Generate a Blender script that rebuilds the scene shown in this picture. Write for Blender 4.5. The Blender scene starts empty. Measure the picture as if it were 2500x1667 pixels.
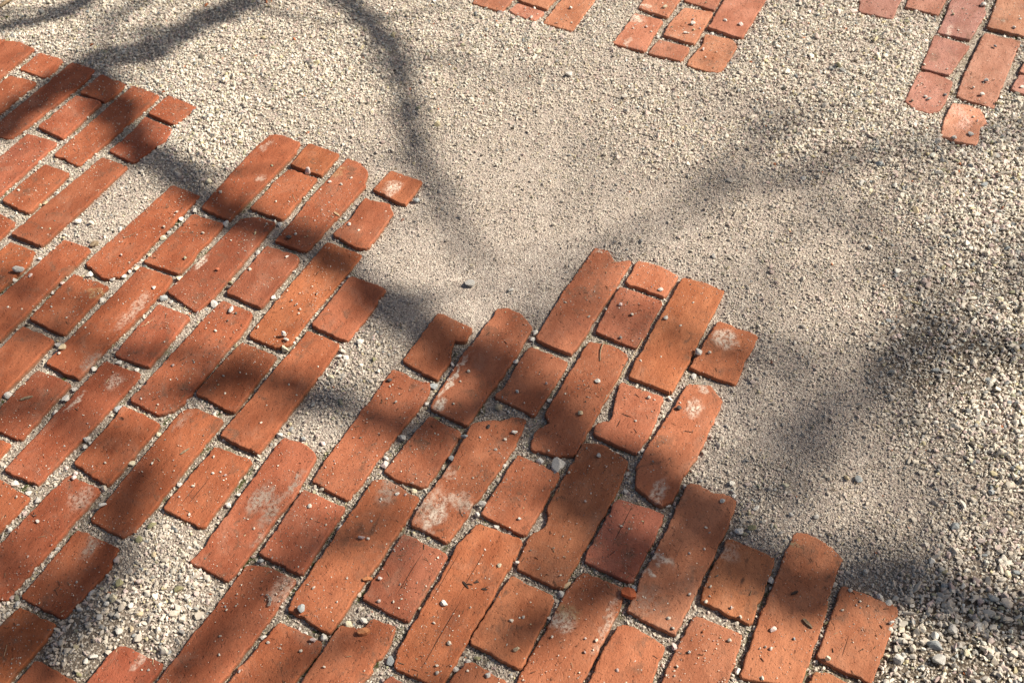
import bpy, bmesh, math, random
import numpy as np
from mathutils import Vector, Matrix, Euler
C = bpy.context.scene.collection
scene = bpy.context.scene
R = math.radians
rnd = random.Random(11)
rng = np.random.default_rng(7)

# ------------------------------------------------------------------ camera
cam_d = bpy.data.cameras.new('camera')
cam = bpy.data.objects.new('camera', cam_d); C.objects.link(cam)
cam.matrix_world = Matrix.Translation((0, 0, 1.4302)) @ Matrix.Rotation(R(90 - 49.536), 4, 'X') @ Matrix.Rotation(R(-1.459), 4, 'Z')
cam_d.sensor_fit = 'HORIZONTAL'; cam_d.sensor_width = 36; cam_d.lens = 39.57
cam_d.clip_start = 0.05; cam_d.clip_end = 400
cam_d.dof.use_dof = True; cam_d.dof.focus_distance = 1.72; cam_d.dof.aperture_fstop = 10
scene.camera = cam

# ------------------------------------------------------------------ light
SUN_EL, SUN_AZ = R(43), R(9)            # azimuth from +X towards +Y
SDIR = Vector((math.cos(SUN_EL) * math.cos(SUN_AZ), math.cos(SUN_EL) * math.sin(SUN_AZ), math.sin(SUN_EL)))
world = bpy.data.worlds.new('World'); scene.world = world; world.use_nodes = True
wn = world.node_tree.nodes; wl = world.node_tree.links
wn.clear()
sky = wn.new('ShaderNodeTexSky'); sky.sky_type = 'NISHITA'; sky.sun_disc = False
sky.ozone_density = 0.2; sky.dust_density = 3.0; sky.sun_elevation = SUN_EL; sky.sun_rotation = R(90) - SUN_AZ
bg = wn.new('ShaderNodeBackground'); bg.inputs['Strength'].default_value = 0.05
wo = wn.new('ShaderNodeOutputWorld')
wl.new(sky.outputs[0], bg.inputs[0]); wl.new(bg.outputs[0], wo.inputs[0])
sd = bpy.data.lights.new('sun', 'SUN'); sd.energy = 5.0; sd.angle = R(0.53); sd.color = (1.0, 0.93, 0.81)
sun = bpy.data.objects.new('sun', sd); C.objects.link(sun)
sun.rotation_euler = (-SDIR).to_track_quat('-Z', 'Y').to_euler(); sun.location = (6, 1, 9)
scene.view_settings.view_transform = 'Standard'; scene.view_settings.look = 'None'
scene.view_settings.exposure = 0.64; scene.view_settings.gamma = 1.0
scene.view_settings.use_curve_mapping = False

# ------------------------------------------------------------------ measured data (world coordinates)
TH = 1.08571                                        # direction in which the bricks run
UV = (math.cos(TH), math.sin(TH)); NV = (math.sin(TH), -math.cos(TH))
BR = '''0|-11933,20839 -10952,21283 -11856,19442 -12493,19778
0|-10922,21194 -10595,21146 -10220,20888 -11370,18507 -12007,18843
0|-10067,20753 -9503,20464 -9718,19865 -10345,20202
0|-9268,20361 -8740,20098 -8859,19671 -9926,17878 -10474,18035
0|-10480,19928 -9878,19682 -10392,18664 -10961,18970
0|-8913,19194 -8354,18988 -8859,17836 -9454,18228
0|-8542,19915 -7933,19543 -8272,18985 -8859,19337 -8716,19642
0|-7794,19492 -7170,19144 -8352,16997 -8915,17319
0|-6990,19119 -6348,18747 -6675,18171 -7293,18581
0|-7333,18443 -6730,18037 -6762,17773 -7293,17041 -7831,17415 -7484,18005
0|-9621,18009 -8956,17698 -10016,15504 -10653,15840
0|-9011,17038 -8475,16742 -8987,15672 -9584,16036
0|-7926,17202 -7391,16899 -8516,14771 -9151,15101
0|-9712,15768 -9172,15420 -10194,13309 -10831,13645
0|-4695,17775 -4482,17735 -4094,17498 -4166,17204 -5176,15332 -5741,15690 -5543,16154 -4953,17353
0|-3908,17451 -3283,17111 -3590,16508 -4204,16848
0|-4201,16702 -3669,16410 -4196,15321 -4817,15637 -4452,16372
0|-3112,16975 -2860,16823 -2697,16568 -2717,16195 -3676,14476 -4261,14749 -3825,15600 -3799,15707
0|-2253,16589 -1639,16258 -1923,15601 -2560,16060
0|-2682,15845 -2578,15751 -2242,15649 -2151,15396 -2559,14486 -2749,14509 -3216,14880 -2944,15233
0|-6406,16346 -5842,16023 -6917,13991 -7182,13930 -7603,14307
0|-5872,15531 -5269,15235 -5888,14003 -6560,14303
0|-4939,15359 -4648,15359 -4319,15231 -4796,14240 -5239,13335 -5422,13067 -5997,13579
0|-4397,14609 -3790,14315 -3807,14172 -4329,13135 -4956,13496
0|-3308,14697 -2667,14340 -3418,12976 -3725,12295 -3944,12208 -4431,12507 -3965,13454
0|-2817,13792 -2179,13486 -2349,13091 -2762,12306 -3385,12677
0|-3442,12538 -2887,12224 -3178,11590 -3987,10061 -4607,10428
0|-4533,12316 -3920,12002 -4471,10871 -5134,11274
0|-5007,13302 -4445,12987 -4518,12694 -5345,11050 -5453,10949 -5691,10878 -6179,11182
0|-6098,13257 -5524,12935 -6025,11868 -6628,12169
0|-6580,14166 -5996,13895 -6060,13612 -6662,12545 -7143,11662 -7735,11994
0|-7731,14052 -7089,13711 -7608,12620 -8281,13014
0|-8133,14910 -7599,14654 -7812,14249 -8662,12502 -9299,12837
0|-9097,14900 -8621,14624 -8661,14279 -9148,13436 -9785,13772
0|-8332,12807 -7728,12479 -8840,10306 -9477,10642
0|-7827,11827 -7245,11552 -7774,10446 -8431,10769 -8241,11064
0|-6765,11998 -6123,11707 -6201,11559 -7262,9603 -7398,9666 -7822,9870 -7596,10353
0|-6256,11048 -5612,10675 -6197,9548 -6799,9960 -6355,10770
0|-5318,10892 -5245,10955 -5059,10962 -4617,10728 -5636,8722 -5772,8634 -6320,8943
0|-4652,10212 -4056,9924 -4634,8759 -5268,9126
0|-8536,10570 -7888,10362 -9018,8111 -9655,8447
0|-7937,9742 -7331,9349 -7972,8238 -8609,8574
0|-6831,9756 -6299,9469 -7231,7669 -8123,7639
0|-6476,8782 -5802,8456 -5886,8097 -6351,7376 -7010,7705
0|-7011,7534 -6445,7280 -6497,7087 -7664,5108 -8301,5444
0|-6550,6731 -5887,6386 -6618,5235 -7255,5571
0|-5428,6914 -4826,6643 -6132,4301 -6769,4636 -5623,6702 -5542,6822
0|-3615,10351 -3274,10209 -3072,10008 -3305,9346 -3598,8831 -4114,7884 -4711,8179 -4571,8399
0|-3200,9378 -2545,9059 -3086,7964 -3734,8300 -3506,8695 -3493,8783
0|-3871,8123 -3585,8083 -3149,7862 -3558,7122 -4422,5688 -4877,6332
0|-1964,11670 -1344,11353 -1391,11124 -2172,9808 -2506,9188 -3088,9538
0|-1241,12866 -671,12512 -790,12240 -976,12269 -1048,12020 -1028,11823 -1240,11431 -1811,11849
0|-242,12948 -67,12961 177,12797 342,12522 100,11987 -749,10499 -1333,10869 -773,12016 -576,12307
0|286,12084 918,11741 311,10648 -303,11075 -137,11226 35,11590
0|1542,14366 1764,14272 1863,13992 2152,14024 1921,13595 997,11902 405,12255 894,13266
0|2272,14007 2661,13838 2933,13600 2645,13133 2016,13489
0|1904,13384 2590,13027 2209,12251 2043,11988 1409,12391
0|3017,13556 3385,13421 3684,13229 3253,12404 2529,11035 1866,11395
0|3500,12541 4106,12205 3571,11175 2905,11550
0|1293,12150 1681,12037 1902,11817 1650,11290 914,9898 652,9874 472,9959 251,10014 276,10222 410,10413 573,10491 501,10693 735,11111
0|1746,11280 2396,10937 2128,10294 1853,9885 1239,10273 1291,10451 1536,10516 1634,10910
0|2821,11200 3172,11172 3321,10858 2765,9778 2549,9474 2320,9017 2156,8931 2010,9026 1811,9286 1854,9614 2069,10019 2507,10686
0|-1341,10684 -830,10346 -1018,9992 -1372,9370 -1742,9487 -2006,9679
0|-657,10504 -410,10565 -101,10568 -8,10632 187,10567 -8,10084 -1011,8415 -1545,8738 -1467,8971 -1014,9702
0|48,9910 664,9532 376,8961 111,8491 -526,8875
0|1064,10095 1346,10066 1724,9762 1500,9202 602,7614 -6,7950 147,8414 313,8551 439,8613 494,8778 463,8959 773,9528
0|1519,9075 2160,8785 1938,8297 1601,7688 951,8059
0|2603,9296 2756,9268 2931,9112 3104,9095 3262,8977 3090,8590 2113,6880 1504,7257 1674,7532 1752,7775 2089,8335
0|3057,8361 3670,8012 3487,7643 3168,7015 2544,7387 2639,7627
0|4045,8430 4254,8380 4483,8201 4635,7984 4513,7800 4181,7065 3680,6105 2918,6251 3218,6878 3536,7500 3813,8029
0|4542,7542 5211,7203 5140,7019 4622,6119 3991,6508 4221,6908
0|3922,6285 4093,6275 4413,6067 3417,3845 2780,4181 3827,6155
0|2414,7149 3045,6854 2873,6473 1885,4653 1248,4989 2126,6680
0|1400,7040 1541,7011 1964,6703 1399,5587 762,5923 1160,6706 1342,6988
0|939,7870 1482,7588 1383,7280 353,5460 -284,5796 20,6402 376,7014 653,7540 851,7790
0|-101,7823 514,7484 385,7229 -5,6449 -671,6851
0|-574,8697 61,8405 -49,8119 -1067,6231 -1687,6512 -1653,6726 -931,8166 -895,8293 -689,8547
0|-1659,8575 -1003,8210 -1543,7164 -2182,7549
0|-2144,9510 -1935,9487 -1469,9175 -1702,8686 -2614,7038 -3220,7408 -3129,7667 -2482,8865
0|-3324,7204 -2710,6907 -2750,6756 -3376,5815 -4013,6151
0|-2462,7151 -2296,7103 -2133,7083 -2035,7237 -1703,7100 -1834,6712 -1980,6632 -2005,6475 -2890,4881 -3526,5216
0|-1739,6394 -1284,6069 -1844,5007 -2481,5343
0|-758,6543 -626,6545 -191,6262 -1357,4073 -1994,4409 -921,6318
1|-433,22841 292,22524 -48,21875 -692,22222
1|316,22177 896,21805 669,21492 457,21609 304,21686 123,21922
1|580,22652 1305,22591 963,21928 319,22327
1|1564,22692 2224,22605 1475,21050 865,21377 1253,22146
2|3247,22390 4023,22298 3606,21496 3009,21858
2|4137,22462 4982,22423 4668,21729 4062,22102
2|2897,21646 3482,21341 3170,20676 2978,20238 2343,20558
2|4028,21812 4621,21612 4063,20474 3456,20818 3623,21229
2|5107,22417 5914,22157 5115,20602 4467,21034
2|3347,20643 3939,20312 3721,19849 3068,20184
2|4361,20804 4905,20600 4971,20343 4579,19569 4417,19455 4246,19486 3838,19722 3923,19939 4251,20425
3|8052,22157 8904,21994 8494,21207 7835,21509
3|9153,22149 9987,22111 9518,21313 8914,21656
3|10103,22106 10727,22078 10572,21306 9964,20374 9349,20632 9624,21109
3|9257,20539 9895,20131 9680,19841 9182,19143 8671,19390
3|8603,19249 8817,19240 9197,18922 8893,18312 8667,18018 8438,17944 8219,18069 8087,18345
3|10351,20588 11017,20271 10659,19652 9784,18039 9171,18437 9542,19192
3|11120,22060 11947,21939 11153,20418 10468,20796
3|9001,18206 9252,18162 9496,17984 9505,17588 9316,17433 9101,16900 8734,17040 8524,17207 8703,17685
3|10962,19639 11477,19471 11077,18914 10670,19162
3|10611,19075 11108,18878 10761,18269 10312,18597
0|-16490,23219 -15895,22922 -16468,21866 -17111,22192
0|-15488,23434 -14852,23053 -15979,20925 -16610,21255
0|-14982,22446 -14355,22120 -14929,21085 -15540,21381
0|-15170,20263 -14519,19924 -15111,18882 -15740,19189
0|-13930,22585 -13322,22260 -14485,20143 -15076,20429
0|-14117,20392 -13509,20039 -14621,17931 -15219,18270
0|-13454,21659 -12840,21302 -13388,20263 -14019,20569
0|-13631,19410 -13005,19128 -13600,18060 -14209,18397
0|-12441,21755 -11781,21460 -12943,19312 -13525,19637
0|-13789,17234 -13188,16910 -13732,15863 -14378,16164
0|-12564,19585 -11958,19265 -13084,17115 -13720,17439
0|-12747,17357 -12157,17047 -13264,14938 -13905,15230
0|-12103,18657 -11472,18316 -12048,17256 -12666,17590
0|-12293,16446 -11663,16126 -12218,15094 -12818,15405
0|-11087,18761 -10447,18448 -11591,16334 -12160,16624
0|-12474,14237 -11839,13932 -12369,12858 -13007,13190
0|-11209,16582 -10595,16228 -11738,14109 -12332,14458
0|-11418,14369 -10787,14039 -11927,11934 -12495,12249
0|-10757,15619 -10150,15318 -10676,14249 -11303,14577
0|-11589,12158 -10979,11856 -12103,9724 -12723,10053
0|-10914,13435 -10310,13127 -10858,12079 -11518,12393
0|-11112,11248 -10473,10936 -11030,9860 -11641,10180
0|-9883,13580 -9270,13274 -10366,11151 -11001,11439
0|-10057,11384 -9449,11052 -10559,8948 -11188,9266
0|-9404,12619 -8786,12289 -9333,11261 -9952,11581
0|-10213,9182 -9615,8847 -10762,6740 -11383,7065
0|-9573,10455 -8955,10100 -9508,9042 -10135,9377
0|-9753,8240 -9144,7914 -9724,6853 -10329,7198
0|-8686,8341 -8084,8042 -9221,5929 -9831,6221
0|-8888,6173 -8263,5830 -9374,3737 -10020,4042
0|-8220,7427 -7574,7112 -8175,6036 -8779,6408
0|-8400,5242 -7770,4913 -8303,3844 -8946,4181
0|-7342,5350 -6706,5039 -7851,2904 -8481,3253
0|-6850,4444 -6228,4117 -6805,3057 -7416,3370
0|-5144,5840 -4532,5488 -5084,4461 -5717,4757
0|-4111,5966 -3517,5626 -4591,3485 -5206,3832
0|-3631,5016 -3026,4678 -3535,3611 -4154,3950
0|-2562,5140 -1991,4805 -3074,2673 -3716,3022
0|-2100,4179 -1481,3891 -2038,2831 -2627,3144
0|-397,5573 239,5279 -316,4213 -946,4535
0|659,5715 1266,5369 159,3253 -468,3606
0|1151,4829 1785,4449 1223,3402 582,3740
0|2186,4866 2829,4576 1720,2452 1061,2812
0|4379,5368 5036,5040 4453,3978 3848,4291
0|5450,5500 6095,5160 4927,3053 4315,3373
1|930,25302 1537,24957 389,22822 -168,23151
1|1582,26527 2220,26222 1634,25167 1037,25495
1|2807,28894 3442,28539 2309,26414 1710,26740
1|1434,24357 2057,24034 1476,22932 862,23299
1|2644,26679 3254,26338 2128,24241 1525,24540
1|3286,27929 3947,27612 3355,26565 2768,26884
1|3152,25747 3768,25415 3188,24364 2584,24698
1|4334,28062 4998,27720 3871,25613 3254,25920
2|4604,24944 5244,24604 4107,22482 3502,22790
2|5250,26191 5873,25854 5331,24808 4695,25140
2|6468,28519 7090,28166 6004,26056 5363,26381
2|5085,24001 5697,23691 5127,22606 4511,22957
2|6317,26343 6921,25995 5815,23868 5195,24211
2|6956,27583 7584,27284 7065,26195 6407,26488
2|6786,25392 7386,25077 6819,24000 6226,24311
2|8020,27730 8606,27366 7516,25264 6870,25586
3|9596,24895 10229,24577 9124,22468 8488,22790
3|10282,26168 10863,25844 10323,24794 9704,25104
3|11491,28505 12108,28150 10991,26024 10369,26357
3|10127,23971 10736,23616 10179,22564 9545,22870
3|11346,26273 11965,25930 10834,23822 10249,24146
3|12014,27532 12616,27194 12067,26141 11451,26445
3|11844,25358 12443,25012 11891,23956 11246,24295
3|13045,27674 13672,27322 12550,25219 11920,25526
3|12896,25418 13542,25126 12403,23012 11770,23319
3|13594,26719 14154,26328 13612,25332 13001,25639
3|12738,23233 13351,22932 12236,20803 11601,21131
3|13387,24527 14051,24170 13420,23113 12839,23461
3|14634,26818 15225,26522 14101,24396 13495,24718
3|11332,18744 11953,18391 11385,17344 10766,17689
3|12541,21043 13154,20723 12057,18592 11444,18935
3|13206,22295 13833,21999 13243,20945 12675,21258
3|14441,24673 15072,24297 13934,22185 13313,22478
3|15110,25888 15720,25569 15171,24505 14527,24844
3|12392,18852 13010,18535 11863,16430 11239,16749
3|13028,20124 13636,19779 13111,18733 12476,19050
3|14266,22419 14862,22111 13747,19980 13139,20315
3|14920,23725 15558,23392 14983,22305 14342,22634
3|16117,26014 16779,25720 15662,23560 15036,23888'''
STAINS = '-0.1074,0.6977,60,.9,l,.9 -0.1555,0.7900,40,.8,l,.7 0.1549,0.8625,40,.9,l,.7 0.4389,0.6647,18,.9,l,.6 -0.4792,0.9377,28,.8,l,.7 0.2290,0.8115,34,.9,l,.5 -0.0648,0.7905,50,.8,l,.5 -0.1034,0.7854,50,.8,l,.5 0.1762,1.0602,1.6,12,k,1 0.1623,1.0441,10,1.4,k,.7 -0.6246,1.0792,4,7,k,.9 0.3168,0.7663,9,3,k,.9 0.3271,0.7971,6,4,k,.7 0.3493,0.6465,8,3,k,.4 -0.1839,1.1275,1.5,6,k,.6 -0.4931,0.9325,30,.8,l,.5 -0.3760,1.5687,2,8,k,.5 -0.2190,1.6082,24,18,w,1 -0.4730,1.7423,22,8,w,.5 -0.4737,1.6458,14,8,w,.5 -0.3270,1.6571,22,10,y,.5 -0.5533,1.4250,24,7,w,1 -0.6442,1.3223,34,12,w,.45 -0.6624,1.2897,30,12,w,.35 -0.7037,1.1669,40,7,w,.9 -0.7064,1.1184,24,5,w,.8 -0.6513,1.1569,20,14,w,.55 -0.6976,1.1971,26,14,g,.6 -0.6540,0.9313,24,18,w,.5 -0.6161,0.8575,30,14,g,.8 -0.3824,0.9246,30,16,g,.85 -0.3659,0.9013,34,12,g,.7 -0.3357,0.9464,30,7,g,.9 -0.3761,0.8593,26,10,g,.5 -0.3321,0.7734,28,20,w,.45 -0.1927,0.9328,32,16,g,.7 -0.0975,1.1463,60,5,w,.95 -0.1176,1.0909,16,10,w,1 0.3556,1.2130,22,22,w,.95 0.2871,1.0718,18,14,w,1 0.3080,1.1087,12,8,w,.8 0.1597,1.4278,8,5,w,.7 0.2163,0.9182,30,12,w,.7 -0.1235,0.9009,40,26,w,.55 -0.1191,0.8828,34,12,w,.75 -0.0808,0.9088,16,30,w,.55 -0.1052,0.9607,12,18,w,.4 0.0561,0.7135,16,22,w,.85 0.0640,0.7281,14,22,y,.6 0.1188,0.7089,60,6,w,.5 0.2001,0.8039,8,26,w,.8 0.1841,0.7834,6,10,w,.9 0.3006,0.8137,18,22,w,.35 0.3966,0.8259,5,22,o,.9 0.2848,2.1449,18,26,w,1 0.2611,2.0471,34,5,w,.6 0.3126,2.1951,8,16,w,1 0.9064,1.7638,34,14,p,1 0.9052,1.7969,24,18,p,.7 0.9616,2.0659,30,8,w,.6 1.0829,2.1016,5,14,g,.7 0.1750,0.7369,30,22,g,.35 -0.5136,0.6745,22,5,w,.6 -0.5282,1.0685,20,8,g,.4 -0.7262,1.3560,12,20,y,.6'
CP = '-1.079,2.245,5,.9,.6;-0.827,2.166,5,.9,.6;-0.600,1.937,5.5,.95,.7;-0.425,2.005,5.5,.95,.7;-0.615,1.755,6,.95,.7;-0.660,1.666,5,.6,.6;-0.400,1.760,4.5,.8,.8;-0.229,1.780,4.5,.75,.8;-0.139,1.646,4,.6,.9;-0.010,1.912,4.5,.8,.9;0.130,2.012,4.5,.75,.9;-0.008,2.065,5,.9,.8;0.073,1.728,4,.6,1;-0.014,1.579,3.5,.5,1;0.022,1.406,3,.3,1;-0.133,1.412,3,.35,1;-0.055,1.325,3,.25,1;-0.215,1.504,4,.5,.9;-0.204,1.289,3.5,.4,.7;0.194,1.633,4,.65,.9;0.290,1.759,5,.8,.8;0.428,1.822,5,.8,.8;0.585,1.962,6,.9,.8;0.703,2.099,6,.95,.8;0.749,1.881,6,.95,.8;0.590,1.747,7,.9,.6;0.911,1.669,8,1,.6;0.898,1.486,8,1,.55;0.764,1.586,6,.85,.7;0.433,1.563,4,.6,.9;0.583,1.498,4.5,.6,.9;0.265,1.510,3.5,.5,.9;0.333,1.417,4,.55,.8;0.480,1.369,4,.6,.8;0.675,1.383,5,.7,.7;0.761,1.276,7,.95,.35;0.805,1.178,9,.95,.2;0.686,1.136,6,.8,.2;0.520,1.187,4,.6,.7;0.433,1.099,4,.5,.8;0.518,1.011,4,.5,.8;0.413,0.990,3.5,.45,.8;0.652,1.007,6,.8,.5;0.752,1.004,8,.95,.5;0.674,0.850,6,.8,.5;0.557,0.891,3.5,.45,.7;0.457,0.872,3.5,.45,.7;0.367,0.912,5,.7,.6;0.535,0.797,4,.5,.5;0.605,0.714,9,.95,.2;0.645,0.649,9,.95,.2;0.544,0.639,9,.95,.2;0.685,0.779,8,.95,.4;-0.748,1.571,4,.6,.9;-0.779,1.525,5,.6,.8;-0.280,1.122,6,.7,.6;-0.307,1.037,5,.6,.7;-0.237,1.213,5,.6,.5;-0.563,0.850,5,.6,.5;-0.518,0.779,7,.8,.6;-0.567,0.720,8,.6,.3'
STROKES = '''-1.239,2.126 -1.118,2.172 -1.034,2.202 -0.979,2.237 -0.940,2.283 -0.843,2.396|3.2 3.8 21 24
-0.878,1.963 -0.890,2.040 -0.888,2.136 -0.849,2.226 -0.774,2.302 -0.694,2.427|6 6 12 15
-1.062,1.779 -1.014,1.858 -0.953,1.936 -0.898,2.012 -0.852,2.057 -0.787,2.059 -0.722,2.115 -0.657,2.189 -0.587,2.244 -0.540,2.345 -0.516,2.597|3.8 4.2 37 33
-0.183,1.309 -0.228,1.321 -0.295,1.407 -0.371,1.465 -0.439,1.507 -0.508,1.544 -0.584,1.613 -0.645,1.678 -0.716,1.739 -0.770,1.815 -0.822,1.916 -0.860,2.008|5.4 3.8 28 30
-0.055,1.398 -0.083,1.454 -0.107,1.524 -0.134,1.608 -0.165,1.685 -0.186,1.765 -0.207,1.884 -0.239,2.028 -0.285,2.134 -0.345,2.233 -0.394,2.357 -0.439,2.573|7 3.2 9 31
0.081,1.938 0.018,1.948 -0.073,1.982 -0.166,2.017 -0.213,2.034|8 6.5 5 8
0.082,1.362 0.203,1.444 0.315,1.525 0.386,1.576 0.455,1.598 0.567,1.625 0.703,1.677 0.820,1.705 1.061,1.742|9.5 9 13 15
0.368,1.565 0.440,1.668 0.503,1.744 0.551,1.769 0.617,1.798 0.698,1.811|8.5 8 15 5
0.432,0.910 0.449,0.972 0.479,1.033 0.527,1.083 0.584,1.121 0.663,1.183 0.740,1.204 0.840,1.177 0.931,1.128|7.5 8.5 13 20
0.684,1.210 0.778,1.286 0.878,1.344 0.990,1.383|9 9 8 12
0.760,0.677 0.661,0.699 0.597,0.730 0.543,0.755 0.479,0.771 0.400,0.741 0.351,0.775 0.315,0.825 0.265,0.877 0.220,0.932 0.158,0.981 0.099,0.991|5.4 5 35 34
0.193,0.800 0.158,0.822 0.124,0.874 0.105,0.935 0.089,0.992 0.071,1.042 0.025,1.108 -0.027,1.159 -0.092,1.208 -0.159,1.268 -0.213,1.320|5 5.6 30 35
0.003,1.214 0.093,1.279 0.170,1.307 0.237,1.235 0.305,1.195 0.393,1.201 0.477,1.152 0.463,1.013|8.5 8 11 13
-0.534,1.126 -0.454,1.157 -0.367,1.141 -0.293,1.109 -0.214,1.068 -0.151,1.044 -0.090,1.077 -0.021,1.087 0.047,1.047|6.2 5.6 23 30
-0.843,1.281 -0.764,1.261 -0.704,1.231 -0.622,1.214 -0.541,1.211 -0.455,1.162|7 7 18 19
-0.766,0.700 -0.675,0.697 -0.620,0.715 -0.602,0.795 -0.590,0.858 -0.585,0.925 -0.569,0.979|5.6 6 34 24
-0.463,0.642 -0.415,0.709 -0.379,0.754 -0.352,0.788 -0.319,0.822 -0.253,0.856 -0.185,0.898|6.5 7 20 20
-0.342,0.602 -0.297,0.668 -0.234,0.692|7 6.5 19 20
-0.142,0.609 -0.079,0.631 -0.026,0.673 0.022,0.701 0.078,0.735 0.123,0.767 0.162,0.794|6.5 6 16 24
-0.863,1.097 -0.784,1.112 -0.721,1.084 -0.635,1.039 -0.573,1.037|7 7 18 17
-0.957,1.420 -0.855,1.384 -0.765,1.329 -0.706,1.337|8 8 16 14
-0.793,0.857 -0.718,0.812 -0.671,0.749 -0.632,0.641|8 7 20 24
0.102,0.741 0.200,0.745 0.251,0.764 0.340,0.782|7 6 15 18'''
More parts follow.
